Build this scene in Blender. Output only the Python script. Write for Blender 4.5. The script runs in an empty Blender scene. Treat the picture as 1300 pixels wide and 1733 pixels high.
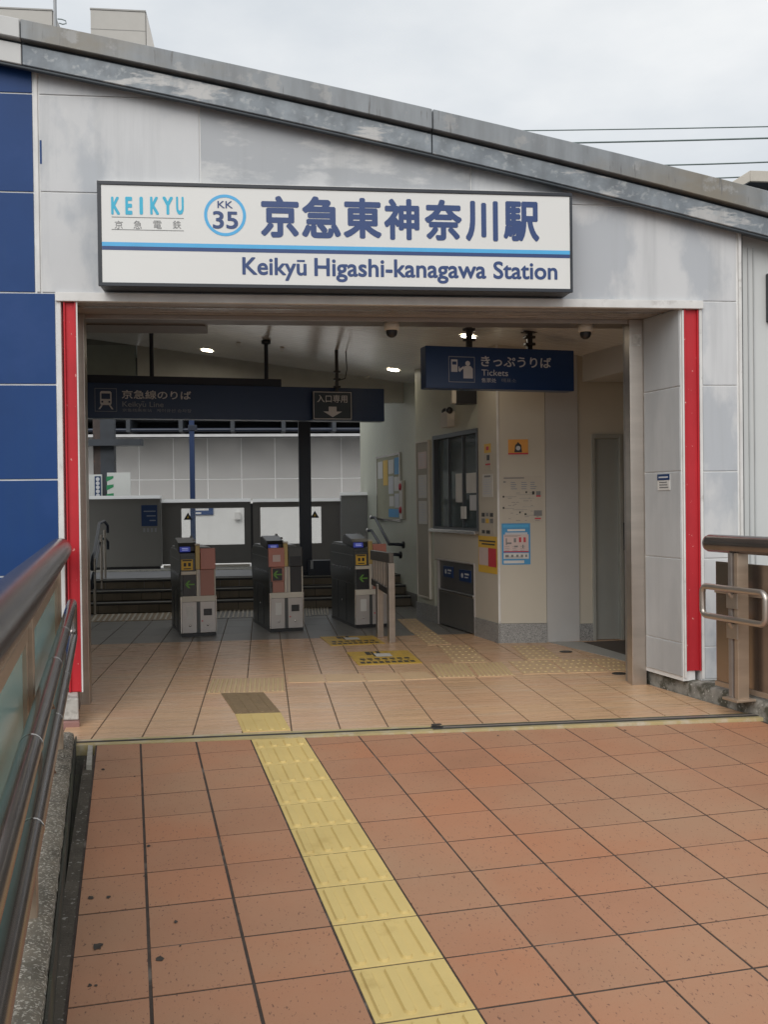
import bpy, math, random
from mathutils import Vector, Matrix
random.seed(7)
SC = bpy.context.scene
COL = SC.collection
rad = math.radians

# ------------------------------------------------------------------ camera, sky, sun, exposure
FPX, CX, CY, CH = 1675.0, 650.0, 866.5, 1.325      # the photograph's focal length in its own pixels; lens height above the threshold
PITCH, ROLL, YAW = rad(.634), rad(-.691), rad(-6.95)


def _rot(p, r, y):
    cy, sy, cp, sp, cr, sr = math.cos(y), math.sin(y), math.cos(p), math.sin(p), math.cos(r), math.sin(r)
    R0 = Matrix(((cy, sy, 0), (-sy, cy, 0), (0, 0, 1)))
    B = Matrix(((1, 0, 0), (0, 0, -1), (0, 1, 0)))
    Rp = Matrix(((1, 0, 0), (0, cp, -sp), (0, sp, cp)))
    Rr = Matrix(((cr, -sr, 0), (sr, cr, 0), (0, 0, 1)))
    return Rr @ Rp @ B @ R0


RW = _rot(PITCH, ROLL, YAW)
EYE = Vector((0, 0, CH))
cam_data = bpy.data.cameras.new('camera')
cam = bpy.data.objects.new('camera', cam_data)
COL.objects.link(cam)
cam_data.sensor_fit = 'HORIZONTAL'
cam_data.sensor_width = 36
cam_data.lens = 36 * FPX / 1300
cam_data.clip_end = 3000
cam_data.clip_start = .05
mw = (RW.transposed() @ Matrix(((1, 0, 0), (0, -1, 0), (0, 0, -1)))).to_4x4()
mw.translation = EYE
cam.matrix_world = mw
SC.camera = cam

world = bpy.data.worlds.new('World')
SC.world = world
world.use_nodes = True
wn, wl = world.node_tree.nodes, world.node_tree.links
wn.clear()
w_out = wn.new('ShaderNodeOutputWorld')
w_bg = wn.new('ShaderNodeBackground')
w_bg.inputs['Strength'].default_value = .1
w_sky = wn.new('ShaderNodeTexSky')
w_sky.sky_type = 'NISHITA'
w_sky.sun_disc = False
w_sky.sun_elevation = rad(40)
w_sky.sun_rotation = rad(198)
w_mix = wn.new('ShaderNodeMix')
w_mix.data_type = 'RGBA'
w_mix.inputs['Factor'].default_value = .93
w_geo = wn.new('ShaderNodeTexCoord')
w_map = wn.new('ShaderNodeMapping')
w_map.inputs['Scale'].default_value = (1, 1, 2.4)
w_noise = wn.new('ShaderNodeTexNoise')
w_noise.inputs['Scale'].default_value = 2.6
w_noise.inputs['Detail'].default_value = 7
w_noise.inputs['Roughness'].default_value = .52
w_ramp = wn.new('ShaderNodeValToRGB')
w_ramp.color_ramp.elements[0].position = .3
w_ramp.color_ramp.elements[0].color = (5.3, 5.7, 6.1, 1)
w_ramp.color_ramp.elements[1].position = .68
w_ramp.color_ramp.elements[1].color = (7.75, 7.85, 7.85, 1)
wl.new(w_geo.outputs['Generated'], w_map.inputs['Vector'])
wl.new(w_map.outputs['Vector'], w_noise.inputs['Vector'])
wl.new(w_noise.outputs['Fac'], w_ramp.inputs['Fac'])
wl.new(w_sky.outputs['Color'], w_mix.inputs['A'])
wl.new(w_ramp.outputs['Color'], w_mix.inputs['B'])
wl.new(w_mix.outputs['Result'], w_bg.inputs['Color'])
wl.new(w_bg.outputs['Background'], w_out.inputs['Surface'])

sun_d = bpy.data.lights.new('sun', 'SUN')
sun_d.energy = 1.5
sun_d.angle = rad(50)
sun_d.color = (1, .97, .93)
sun = bpy.data.objects.new('sun', sun_d)
COL.objects.link(sun)
_az = rad(198)
_el = rad(40)
sun_dir = Vector((math.sin(_az) * math.cos(_el), math.cos(_az) * math.cos(_el), math.sin(_el)))   # towards the sun, behind the viewer
sun.rotation_euler = sun_dir.to_track_quat('Z', 'Y').to_euler()
sun.location = (0, -3, 9)

SC.view_settings.view_transform = 'Standard'
SC.view_settings.look = 'None'
SC.view_settings.exposure = 0.3
SC.view_settings.gamma = 1
SC.view_settings.use_curve_mapping = False
SC.render.engine = 'CYCLES'
SC.cycles.max_bounces = 8
SC.cycles.diffuse_bounces = 5
SC.cycles.glossy_bounces = 4
SC.cycles.transmission_bounces = 6
SC.cycles.use_denoising = True


# ------------------------------------------------------------------ measuring helpers
def ray(x, y):
    return RW.transposed() @ Vector(((x - CX) / FPX, (y - CY) / FPX, 1))


def at(x, y, Y):
    d = ray(x, y)
    return EYE + d * (Y / d.y)


def fl(x, y, z=0.0):
    d = ray(x, y)
    return EYE + d * ((z - CH) / d.z)


class Fr:
    """A vertical plane's frame: s runs along it to the right, d away from the viewer, z up."""
    def __init__(self, P, ex):
        self.P = Vector((P[0], P[1], P[2] if len(P) > 2 else 0))
        e = Vector((ex[0], ex[1], 0)).normalized()
        self.ex, self.ey, self.ez = e, Vector((-e.y, e.x, 0)), Vector((0, 0, 1))

    def w(self, s, d, z):
        return self.P + self.ex * s + self.ey * d + self.ez * z

    def hit(self, x, y, d=0):
        r = ray(x, y)
        Q = self.P + self.ey * d
        p = EYE + r * ((Q - EYE).dot(self.ey) / r.dot(self.ey)) - self.P
        return p.dot(self.ex), p.z

    def rect(self, x0, y0, x1, y1, d=0):
        a, b = self.hit(x0, y0, d), self.hit(x1, y1, d)
        return min(a[0], b[0]), max(a[0], b[0]), min(a[1], b[1]), max(a[1], b[1])


WF = Fr((0, 0, 0), (1, 0))


# ------------------------------------------------------------------ mesh building
class MB:
    def __init__(self):
        self.v, self.f, self.sm = [], [], []

    def add(self, vs, fs, smooth=False):
        n = len(self.v)
        self.v += [Vector(p) for p in vs]
        for f in fs:
            self.f.append([i + n for i in f])
            self.sm.append(smooth)
        return self

    def box(self, fr, s0, s1, d0, d1, z0, z1):
        return self.poly(fr, [(s0, z0), (s1, z0), (s1, z1), (s0, z1)], d0, d1)

    def poly(self, fr, pts, d0, d1):           # outline in s,z; d0 is the viewer's side
        n = len(pts)
        vs = [fr.w(s, d0, z) for s, z in pts] + [fr.w(s, d1, z) for s, z in pts]
        fs = [list(range(n)), list(range(2 * n - 1, n - 1, -1))]
        for i in range(n):
            j = (i + 1) % n
            fs.append([i, i + n, j + n, j])
        return self.add(vs, fs)

    def quad(self, fr, s0, s1, z0, z1, d):
        return self.add([fr.w(s0, d, z0), fr.w(s1, d, z0), fr.w(s1, d, z1), fr.w(s0, d, z1)], [[0, 1, 2, 3]])

    def flat(self, fr, pts, d):
        return self.add([fr.w(s, d, z) for s, z in pts], [list(range(len(pts)))])

    def plan(self, pts, z0, z1):               # outline in x,y, counter-clockwise
        n = len(pts)
        z0f = z0 if callable(z0) else (lambda x, y: z0)
        z1f = z1 if callable(z1) else (lambda x, y: z1)
        vs = [(x, y, z1f(x, y)) for x, y in pts] + [(x, y, z0f(x, y)) for x, y in pts]
        fs = [list(range(n)), list(range(2 * n - 1, n - 1, -1))]
        for i in range(n):
            j = (i + 1) % n
            fs.append([i, i + n, j + n, j])
        return self.add(vs, fs)

    def tube(self, pts, r, seg=12, closed=False, cap=True):
        pts = [Vector(p) for p in pts]
        n = len(pts)
        vs, fs = [], []
        prev = None
        for i, p in enumerate(pts):
            a = pts[i - 1] if (i > 0 or closed) else p
            b = pts[(i + 1) % n] if (i < n - 1 or closed) else p
            t = (b - a).normalized()
            if prev is None:
                u = t.orthogonal().normalized()
            else:
                u = (prev - t * prev.dot(t)).normalized()
            prev = u
            w = t.cross(u)
            for k in range(seg):
                an = 2 * math.pi * k / seg
                vs.append(p + (u * math.cos(an) + w * math.sin(an)) * r)
        m = n if closed else n - 1
        for i in range(m):
            for k in range(seg):
                a, b = i * seg + k, i * seg + (k + 1) % seg
                c, d = ((i + 1) % n) * seg + (k + 1) % seg, ((i + 1) % n) * seg + k
                fs.append([a, b, c, d])
        self.add(vs, fs, True)
        if cap and not closed:
            self.add(vs[:seg], [list(range(seg - 1, -1, -1))])
            self.add(vs[-seg:], [list(range(seg))])
        return self

    def lathe(self, c, prof, seg=20, axis=None):   # prof: (radius, height along axis)
        ax = Vector(axis).normalized() if axis else Vector((0, 0, 1))
        u = ax.orthogonal().normalized()
        w = ax.cross(u)
        c = Vector(c)
        vs, fs = [], []
        for r, h in prof:
            for k in range(seg):
                an = 2 * math.pi * k / seg
                vs.append(c + ax * h + (u * math.cos(an) + w * math.sin(an)) * r)
        for i in range(len(prof) - 1):
            for k in range(seg):
                fs.append([i * seg + k, i * seg + (k + 1) % seg, (i + 1) * seg + (k + 1) % seg, (i + 1) * seg + k])
        return self.add(vs, fs, True)

    def build(self, name, mat, parent=None, bevel=0, seg=2):
        off = parent_origin(parent) if parent is not None else Vector((0, 0, 0))
        org = Vector((0, 0, 0))
        if parent is None:
            xs = [v.x for v in self.v]
            ys = [v.y for v in self.v]
            zs = [v.z for v in self.v]
            org = Vector(((min(xs) + max(xs)) / 2, (min(ys) + max(ys)) / 2, min(zs)))
        me = bpy.data.meshes.new(name)
        me.from_pydata([v - off - org for v in self.v], [], self.f)
        me.polygons.foreach_set('use_smooth', self.sm)
        me.update()
        me.materials.append(mat)
        o = bpy.data.objects.new(name, me)
        COL.objects.link(o)
        o.location = org
        if parent is not None:
            o.parent = parent
        if name in ('print', 'clamp', 'pictogram'):
            o['kind'] = 'stuff'
        if bevel:
            b = o.modifiers.new('bevel', 'BEVEL')
            b.width = bevel
            b.segments = seg
            b.limit_method = 'ANGLE'
            b.angle_limit = rad(50)
        return o


def parent_origin(p):
    o = Vector((0, 0, 0))
    while p is not None:
        o += Vector(p.location)
        p = p.parent
    return o


def tag(o, label, cat, group=None, kind=None):
    if label:
        o['label'] = label
    if cat:
        o['category'] = cat
    if group:
        o['group'] = group
    if kind:
        o['kind'] = kind
    return o


def thing(name, label, cat, loc, group=None):
    o = bpy.data.objects.new(name, None)
    COL.objects.link(o)
    o.location = loc
    o.empty_display_size = .1
    return tag(o, label, cat, group)


def text(name, body, fr, rect, d, mat, parent, off=0.0):
    """Flat print fitted to a rectangle (s0, s1, z0, z1) of a frame."""
    cu = bpy.data.curves.new('lettering', 'FONT')
    cu.body = body
    cu.size = 1
    cu.resolution_u = 4
    to = bpy.data.objects.new('lettering', cu)
    COL.objects.link(to)
    dg = bpy.context.evaluated_depsgraph_get()
    dg.update()
    me = bpy.data.meshes.new_from_object(to.evaluated_get(dg))
    bpy.data.objects.remove(to)
    xs = [v.co.x for v in me.vertices]
    ys = [v.co.y for v in me.vertices]
    x0, x1, y0, y1 = min(xs), max(xs), min(ys), max(ys)
    s0, s1, z0, z1 = rect
    m = MB()
    shifts = [(0, 0)]
    if off:
        shifts += [(math.cos(rad(22.5 + 45 * k)) * off, math.sin(rad(22.5 + 45 * k)) * off) for k in range(8)]
        x0, x1, y0, y1 = x0 - off, x1 + off, y0 - off, y1 + off
    for k, (ox, oy) in enumerate(shifts):       # a heavier weight: the strokes thickened by overlapping layers, each a hair apart
        m.add([fr.w(s0 + (v.co.x + ox - x0) / (x1 - x0) * (s1 - s0), d - .00004 * k, z0 + (v.co.y + oy - y0) / (y1 - y0) * (z1 - z0)) for v in me.vertices],
              [list(p.vertices) for p in me.polygons])
    bpy.data.meshes.remove(me)
    bpy.data.curves.remove(cu)
    return m.build(name, mat, parent)


# ------------------------------------------------------------------ materials
def ng(name):
    m = bpy.data.materials.new(name)
    m.use_nodes = True
    nt = m.node_tree
    return m, nt.nodes, nt.links, nt.nodes['Principled BSDF']


def mat(name, col, rough=.5, metal=0.0, var=.08, vs=4.0, stretch=(1, 1, 1), patch=None, ps=2.0, pt=(.5, .56), pstretch=(1, 1, 1),
        patch2=None, p2s=6.0, p2t=(.6, .66), p2stretch=(1, 1, 1), rand=0.0, tint=None, bump=0.0, bs=60.0, speck=None, ss=120.0, st=(.68, .72),
        sstretch=(1, 1, 1), spec=.5, rvar=.0, pk=1.0, p2k=1.0, streak=None, sk=.4):
    """One principled surface: slow tone change, up to two patch colours (repaint, dirt, rust), fine specks, a tone per object, fine relief."""
    m, N, L, P = ng(name)
    geo = N.new('ShaderNodeNewGeometry')

    def noise(scale, st_, detail=6, rough_=.55):
        mp = N.new('ShaderNodeMapping')
        mp.inputs['Scale'].default_value = st_
        L.new(geo.outputs['Position'], mp.inputs['Vector'])
        n = N.new('ShaderNodeTexNoise')
        n.inputs['Scale'].default_value = scale
        n.inputs['Detail'].default_value = detail
        n.inputs['Roughness'].default_value = rough_
        L.new(mp.outputs['Vector'], n.inputs['Vector'])
        return n.outputs['Fac']

    def ramp(fac, a, b, top=1.0):
        r = N.new('ShaderNodeMapRange')
        r.inputs['To Max'].default_value = top
        r.inputs['From Min'].default_value = a
        r.inputs['From Max'].default_value = b
        L.new(fac, r.inputs['Value'])
        return r.outputs['Result']

    def mix(a, b, fac):
        x = N.new('ShaderNodeMix')
        x.data_type = 'RGBA'
        for k, s in (('A', a), ('B', b)):
            if isinstance(s, tuple):
                x.inputs[k].default_value = (*s, 1)
            else:
                L.new(s, x.inputs[k])
        if isinstance(fac, float):
            x.inputs['Factor'].default_value = fac
        else:
            L.new(fac, x.inputs['Factor'])
        return x.outputs['Result']

    lo = tuple(c * (1 - var) for c in col)
    hi = tuple(min(1, c * (1 + var)) for c in col)
    base = noise(vs, stretch)
    c = mix(lo, hi, ramp(base, .3, .7))
    if tint:
        oi = N.new('ShaderNodeObjectInfo')
        c = mix(c, tint, ramp(oi.outputs['Random'], .45, 1.25))
    if patch:
        c = mix(c, patch, ramp(noise(ps, pstretch, 8, .6), *pt, pk))
    if patch2:
        c = mix(c, patch2, ramp(noise(p2s, p2stretch, 8, .62), *p2t, p2k))
    if streak:
        c = mix(c, streak, ramp(noise(1.0, (9, 9, .5), 7, .6), .50, .72, sk))
    if speck:
        c = mix(c, speck, ramp(noise(ss, sstretch, 3, .5), *st))
    if rand:
        oi2 = N.new('ShaderNodeObjectInfo')
        hv = N.new('ShaderNodeHueSaturation')
        ad = N.new('ShaderNodeMath')
        ad.operation = 'MULTIPLY_ADD'
        ad.inputs[1].default_value = 2 * rand
        ad.inputs[2].default_value = 1 - rand
        L.new(oi2.outputs['Random'], ad.inputs[0])
        L.new(ad.outputs[0], hv.inputs['Value'])
        L.new(c, hv.inputs['Color'])
        c = hv.outputs['Color']
    L.new(c, P.inputs['Base Color'])
    P.inputs['Roughness'].default_value = rough
    P.inputs['Metallic'].default_value = metal
    P.inputs['Specular IOR Level'].default_value = spec
    if rvar:
        rr = N.new('ShaderNodeMapRange')
        rr.inputs['To Min'].default_value = max(.03, rough - rvar)
        rr.inputs['To Max'].default_value = min(1, rough + rvar)
        rr.inputs['From Min'].default_value = .3
        rr.inputs['From Max'].default_value = .7
        L.new(noise(vs * 2.3, stretch), rr.inputs['Value'])
        L.new(rr.outputs['Result'], P.inputs['Roughness'])
    if bump:
        b = N.new('ShaderNodeBump')
        b.inputs['Strength'].default_value = bump
        b.inputs['Distance'].default_value = .004
        L.new(noise(bs, (1, 1, 1), 4), b.inputs['Height'])
        L.new(b.outputs['Normal'], P.inputs['Normal'])
    return m


def emis(name, col, strength):
    m, N, L, P = ng(name)
    P.inputs['Base Color'].default_value = (*col, 1)
    P.inputs['Emission Color'].default_value = (*col, 1)
    P.inputs['Emission Strength'].default_value = strength
    return m


def glass(name, col, rough=.05, alpha=.35):
    """Coated sheet glass: part see-through, part tinted film."""
    m, N, L, P = ng(name)
    P.inputs['Base Color'].default_value = (*col, 1)
    P.inputs['Roughness'].default_value = rough
    P.inputs['Alpha'].default_value = alpha
    return m


def flatm(name, col, rough=.5):
    return mat(name, col, rough, var=.04, vs=9)


TERRA = mat('terracotta_tile', (.408, .202, .117), .62, var=.10, vs=1.3, tint=(.425, .185, .096), rand=.04, speck=(.19, .095, .062), ss=120, st=(.635, .70),
            sstretch=(1, .42, 1), bump=.25, bs=260, patch=(.400, .246, .152), ps=.75, pt=(.42, .72))
GROUT = mat('grout', (.060, .044, .036), .95, var=.3, vs=14, patch=(.19, .16, .135), ps=4, pt=(.56, .70), bump=.6, bs=160)
YELLOW = mat('tactile_yellow', (.640, .485, .190), .6, var=.06, vs=3, rand=.03, patch=(.54, .39, .14), ps=7, pt=(.60, .78), bump=.2, bs=220, speck=(.30, .21, .08), ss=60, st=(.72, .78))
BEIGE_T = mat('beige_tile', (.600, .380, .218), .30, var=.14, vs=5, stretch=(.35, 3.2, 1), rand=.05, tint=(.53, .31, .19), patch=(.61, .44, .295), ps=3.0, pt=(.5, .75),
              pstretch=(.3, 2, 1), bump=.06, bs=90, rvar=.08)
BEIGE_J = mat('beige_joint', (.13, .095, .068), .9, var=.2)
DARK_T = mat('slate_tile', (.165, .160, .148), .38, var=.12, vs=5, stretch=(.35, 3, 1), rand=.06, bump=.06, bs=90)
TACT_IN = mat('indoor_tactile', (.545, .375, .215), .45, var=.08, vs=6)
TACT_PALE = mat('pale_tactile', (.60, .42, .245), .45, var=.06, vs=6)
TACT_BAR = mat('indoor_tactile_bar', (.60, .455, .23), .4, var=.05)
TACT_DIRT = mat('worn_tactile', (.24, .17, .095), .7, var=.12, vs=14, speck=(.12, .08, .05), ss=60, st=(.64, .7))
TACT_GREY = mat('stair_tactile', (.44, .40, .33), .6, var=.1)

PANEL = mat('painted_panel', (.560, .565, .572), .55, var=.06, vs=1.5, stretch=(1.4, 1, .8), patch=(.410, .432, .462), ps=1.1, pt=(.47, .555), pstretch=(1.5, 1, .9), pk=.85, patch2=(.61, .61, .605), p2s=2.4, p2t=(.56, .64),
            p2stretch=(1.4, 1, .6), p2k=.7, streak=(.37, .38, .39), sk=.50, rand=.02, bump=.08, bs=40)
PANEL_S = mat('smeared_panel', (.535, .54, .545), .55, var=.07, vs=2.0, stretch=(1.8, 1, .7), patch=(.37, .385, .405), ps=1.3, pt=(.45, .51), pstretch=(.8, 1, 1.6), pk=.85, patch2=(.585, .585, .58),
              p2s=2.6, p2t=(.54, .62), p2stretch=(.6, 1, 1.6), p2k=.8, streak=(.35, .36, .37), sk=.50, bump=.08, bs=40)
PANEL_SHADED = mat('reveal_panel', (.45, .46, .465), .6, var=.06, vs=2, patch=(.375, .39, .40), ps=1.4, pt=(.44, .60), pstretch=(2, 2, .6), pk=.8, streak=(.33, .335, .34), sk=.45, bump=.08, bs=40)  # older facade paint, its grey lowered to carry the shade on the reveal
JOINT_W = mat('joint_sealant', (.74, .74, .73), .7, var=.1, vs=9)
BLUE = mat('blue_enamel', (.008, .046, .170), .5, spec=.28, streak=(.012, .052, .16), sk=.5, var=.10, vs=1.5, patch=(.018, .058, .195), ps=1.6, pt=(.5, .7))
RED = mat('red_paint', (.50, .024, .034), .5, spec=.3, streak=(.36, .03, .035), sk=.45, var=.12, vs=3, speck=(.68, .30, .27), ss=34, st=(.70, .73))
GALV = mat('galvanised', (.205, .230, .252), .5, metal=.1, var=.28, vs=9, patch=(.46, .455, .445), ps=2.3, pt=(.53, .57), pstretch=(.7, 1, 2.8), pk=.95, patch2=(.145, .168, .192),
           p2s=3.0, p2t=(.50, .64), speck=(.34, .36, .37), ss=24, st=(.56, .74), streak=(.13, .14, .15), sk=.4)
GALV_U = mat('galvanised_rusty', (.225, .242, .256), .5, metal=.1, var=.16, vs=4.5, stretch=(3, 1, .6), patch=(.215, .185, .135), ps=.9, pt=(.50, .66), pk=.8, patch2=(.33, .33, .325), p2s=5, p2t=(.57, .63),
             pstretch=(.8, 1, 1.6), p2k=.7, speck=(.13, .13, .13), ss=16, st=(.64, .76), sstretch=(2.5, 1, .4), streak=(.14, .14, .14), sk=.5)
FASCIA_L = mat('new_fascia', (.52, .52, .51), .5, var=.06)
DARKGAP = mat('dark_trim', (.045, .055, .065), .6, var=.1)
SOFFIT = mat('soffit_metal', (.36, .325, .30), .28, metal=.25, var=.08, vs=1.5, stretch=(.4, 3, 1), rvar=.06)
TRIM = mat('white_trim', (.66, .65, .63), .5, var=.10, vs=6, patch=(.44, .42, .40), ps=7, pt=(.6, .72))
STEEL = mat('brushed_steel', (.52, .47, .42), .33, metal=.85, var=.08, vs=2, stretch=(1, 1, 8))
STEEL_B = mat('bright_steel', (.62, .60, .57), .22, metal=.95, var=.05)
BRONZE = mat('bronze_steel', (.42, .33, .25), .38, metal=.5, var=.12, vs=3, stretch=(1, 1, 5))
RAIL = mat('handrail_metal', (.28, .25, .24), .24, metal=.9, var=.12, vs=5)
RAIL_D = mat('dark_handrail', (.24, .215, .205), .22, metal=.85, var=.12, vs=5)
POST_D = mat('post_dark_steel', (.33, .30, .28), .36, metal=.6, var=.1, vs=3, stretch=(1, 1, 5))
BRONZE_P = mat('bronze_plate', (.44, .385, .34), .26, metal=.95, var=.05, vs=1.2)
CONC = mat('kerb_concrete', (.205, .180, .140), .95, var=.35, vs=9, speck=(.52, .48, .41), ss=110, st=(.55, .62), patch=(.07, .06, .045), ps=6, pt=(.50, .72), patch2=(.30, .28, .24), p2s=45, p2t=(.58, .7), bump=1.0, bs=170)
CONC_D = mat('wet_concrete', (.060, .058, .046), .8, var=.3, vs=5, patch=(.085, .09, .055), ps=4, pt=(.5, .7), speck=(.17, .16, .14), ss=70, st=(.68, .74), bump=.6, bs=90)
STONE = mat('kerb_stone', (.25, .235, .205), .9, var=.3, vs=12, patch=(.075, .07, .05), ps=9, pt=(.47, .60), speck=(.40, .38, .34), ss=55, st=(.6, .7), bump=.8, bs=70)
BRASS = mat('track_brass', (.52, .43, .22), .5, metal=.2, var=.12, vs=5, patch=(.62, .56, .44), ps=9, pt=(.5, .7))
TRACK_D = mat('track_dark', (.06, .058, .055), .5, metal=.4, var=.2)
FROST = glass('frosted_glass', (.40, .62, .58), .18, .90)
CEIL = mat('ceiling_board', (.80, .795, .785), .24, metal=.25, var=.05, vs=2, rand=.02)
CEIL_D = mat('ceiling_gap', (.16, .155, .15), .8, var=.1)
BEIGE_W = mat('beige_wall', (.53, .49, .41), .5, var=.035, vs=1.5)
GREEN_W = mat('pale_green_wall', (.52, .53, .44), .5, var=.04, vs=1.5)
GREY_W = mat('grey_wall_panel', (.46, .455, .445), .45, var=.03)
SIDE_W = mat('side_cladding', (.56, .57, .56), .4, var=.04, vs=1.3)
GRANITE = mat('granite_skirting', (.33, .33, .32), .45, var=.15, vs=30, speck=(.16, .16, .16), ss=130, st=(.52, .58))
LIFT = mat('lift_door', (.40, .42, .40), .35, metal=.3, var=.03)
NAVY = mat('navy_sign', (.014, .040, .115), .35, var=.06, vs=2)
NAVY2 = mat('navy_sign_bright', (.012, .040, .130), .3, var=.06, vs=2)
NAVY_ST = mat('navy_steel', (.008, .014, .030), .4, var=.15)
BLUE_ST = mat('blue_post', (.008, .026, .085), .4, var=.1)
BLACK = mat('black_plastic', (.018, .018, .020), .35, var=.1)
BLACKM = mat('black_frame', (.016, .020, .028), .4, var=.1)
WHITE_P = mat('sign_white', (.70, .70, .68), .3, var=.02, vs=1.2)
INK_N = flatm('ink_navy', (.024, .056, .175), .4)
INK_SKY = flatm('ink_sky_blue', (.075, .40, .72), .4)
INK_CY = flatm('ink_cyan', (.03, .42, .62), .4)
INK_G = flatm('ink_grey', (.20, .20, .20))
INK_B = flatm('ink_black', (.03, .03, .03))
INK_W = flatm('ink_white', (.72, .72, .70))
INK_PALE = flatm('ink_pale', (.56, .57, .60))
INK_DIM = flatm('ink_dim', (.24, .26, .30))
PAPER = flatm('paper', (.62, .61, .58))
PAPER_D = flatm('paper_beige', (.50, .455, .38))
ORANGE = flatm('orange_print', (.72, .33, .06))
YEL_P = flatm('yellow_print', (.70, .44, .05))
RED_P = flatm('red_print', (.55, .04, .06))
SKY_P = flatm('blue_print', (.06, .30, .58))
PINK_P = flatm('pale_pink_print', (.62, .50, .47))
GREEN_P = flatm('green_print', (.03, .25, .10))
PINK = mat('salmon_panel', (.50, .20, .155), .4, var=.04)
PINK2 = mat('salmon_panel_lower', (.40, .185, .145), .4, var=.04)
GATE_D = mat('gate_side', (.075, .080, .080), .35, metal=.2, var=.12, vs=3)
GATE_G = mat('gate_steel', (.46, .43, .41), .35, metal=.4, var=.06)
GATE_W = mat('gate_cream', (.62, .58, .50), .45, var=.04)
GATE_T = mat('gate_tray', (.28, .29, .30), .35, metal=.4, var=.06)
GOLD = mat('gold_post', (.46, .34, .13), .4, metal=.2, var=.06)
SMOKE = mat('smoked_panel', (.030, .034, .040), .2, var=.05)
SCREEN = emis('screen_blue', (.03, .04, .20), .55)
ARROW = emis('arrow_green', (.09, .22, .035), .08)
LAMP = emis('lamp_glow', (1.0, .90, .72), 40.0)
STEP_T = mat('step_tile', (.20, .17, .13), .6, var=.15, vs=5, rand=.10)
STEP_N = mat('step_nosing', (.20, .20, .19), .5, var=.1)
PLAT = mat('platform_paving', (.30, .30, .31), .6, var=.1, vs=6)
PDOOR = mat('platform_door_grey', (.195, .190, .175), .4, var=.04, vs=1.5)
PDOOR_L = mat('platform_door_light', (.30, .30, .30), .4, var=.04)
WIN = glass('door_glass', (.55, .60, .58), .04, .14)
NOISE_P = mat('noise_wall_panel', (.50, .49, .475), .45, var=.05, vs=.8, rand=.02)
NOISE_W = mat('noise_wall_white', (.80, .80, .78), .5, var=.03)
FARSTEEL = mat('far_steel', (.030, .036, .045), .5, var=.3, vs=3)
BALLAST = mat('ballast', (.17, .155, .14), .95, var=.35, vs=22, bump=1, bs=40)
GROUND = mat('ground_asphalt', (.055, .055, .055), .9, var=.25, vs=.6)
BOXBEIGE = mat('rooftop_cladding', (.46, .44, .405), .6, var=.03)
BOXTOP = mat('rooftop_edge', (.33, .32, .30), .6, var=.05)
CABLE = mat('cable', (.13, .17, .165), .6, var=.1)
WOODROOF = mat('canopy_beige', (.50, .46, .40), .6, var=.05)
PLASTIC_C = mat('cream_plastic', (.56, .53, .47), .4, var=.04)
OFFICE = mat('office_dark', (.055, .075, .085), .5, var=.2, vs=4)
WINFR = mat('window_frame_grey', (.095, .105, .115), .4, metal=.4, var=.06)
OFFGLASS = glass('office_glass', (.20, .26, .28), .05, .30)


# ------------------------------------------------------------------ main dimensions
FY = 6.29                       # the facade's front face
TY = 5.60                       # the threshold
JY = 6.77                       # the shutter jambs


def quadfit(p):
    (x0, z0), (x1, z1), (x2, z2) = p
    def f(x):
        return (z0 * (x - x1) * (x - x2) / ((x0 - x1) * (x0 - x2)) + z1 * (x - x0) * (x - x2) / ((x1 - x0) * (x1 - x2))
                + z2 * (x - x0) * (x - x1) / ((x2 - x0) * (x2 - x1)))
    return f


RY = 6.20                       # front of the roof edge


def roofline(*p):
    return quadfit([(at(x, y, RY).x, at(x, y, RY).z) for x, y in p])


z_low = roofline((35, 113), (650, 245), (1300, 403))
z_mid = roofline((35, 71), (650, 205), (1300, 366))
z_top = roofline((35, 37), (650, 170), (1300, 327))


def ceil_z(x):
    return 2.68 + .135 * (2.7 - x)


# ------------------------------------------------------------------ ground, deck
g = MB().plan([(-400, -300), (400, -300), (400, 700), (-400, 700)], -6.2, -6.0).build('ground', GROUND)
g['kind'] = 'structure'

DO = Vector((.728, 3.986, -.074))
DA = Vector((.99153, .12990, .00093)).normalized()
_b = Vector((.14420, -.98861, -.04318))
DB = (_b - DA * _b.dot(DA)).normalized()
DN = DB.cross(DA).normalized()
if DN.z < 0:
    DN = -DN
PIT = .3


def deck_z(x, y):
    return DO.z - (DN.x * (x - DO.x) + DN.y * (y - DO.y)) / DN.z


def dk(u, v, h=0):
    return DO + DA * (u * PIT) + DB * (v * PIT) + DN * h


def clip(poly, a, b, c):          # keep a*x + b*y <= c
    out = []
    n = len(poly)
    for i in range(n):
        p, q = poly[i], poly[(i + 1) % n]
        fp, fq = a * p[0] + b * p[1] - c, a * q[0] + b * q[1] - c
        if fp <= 0:
            out.append(p)
        if fp * fq < 0:
            t = fp / (fp - fq)
            out.append((p[0] + (q[0] - p[0]) * t, p[1] + (q[1] - p[1]) * t))
    return out


def seen(p):
    q = RW @ (Vector(p) - EYE)
    if q.z < .2:
        return False
    return -60 < CX + FPX * q.x / q.z < 1360 and -60 < CY + FPX * q.y / q.z < 1800


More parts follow.
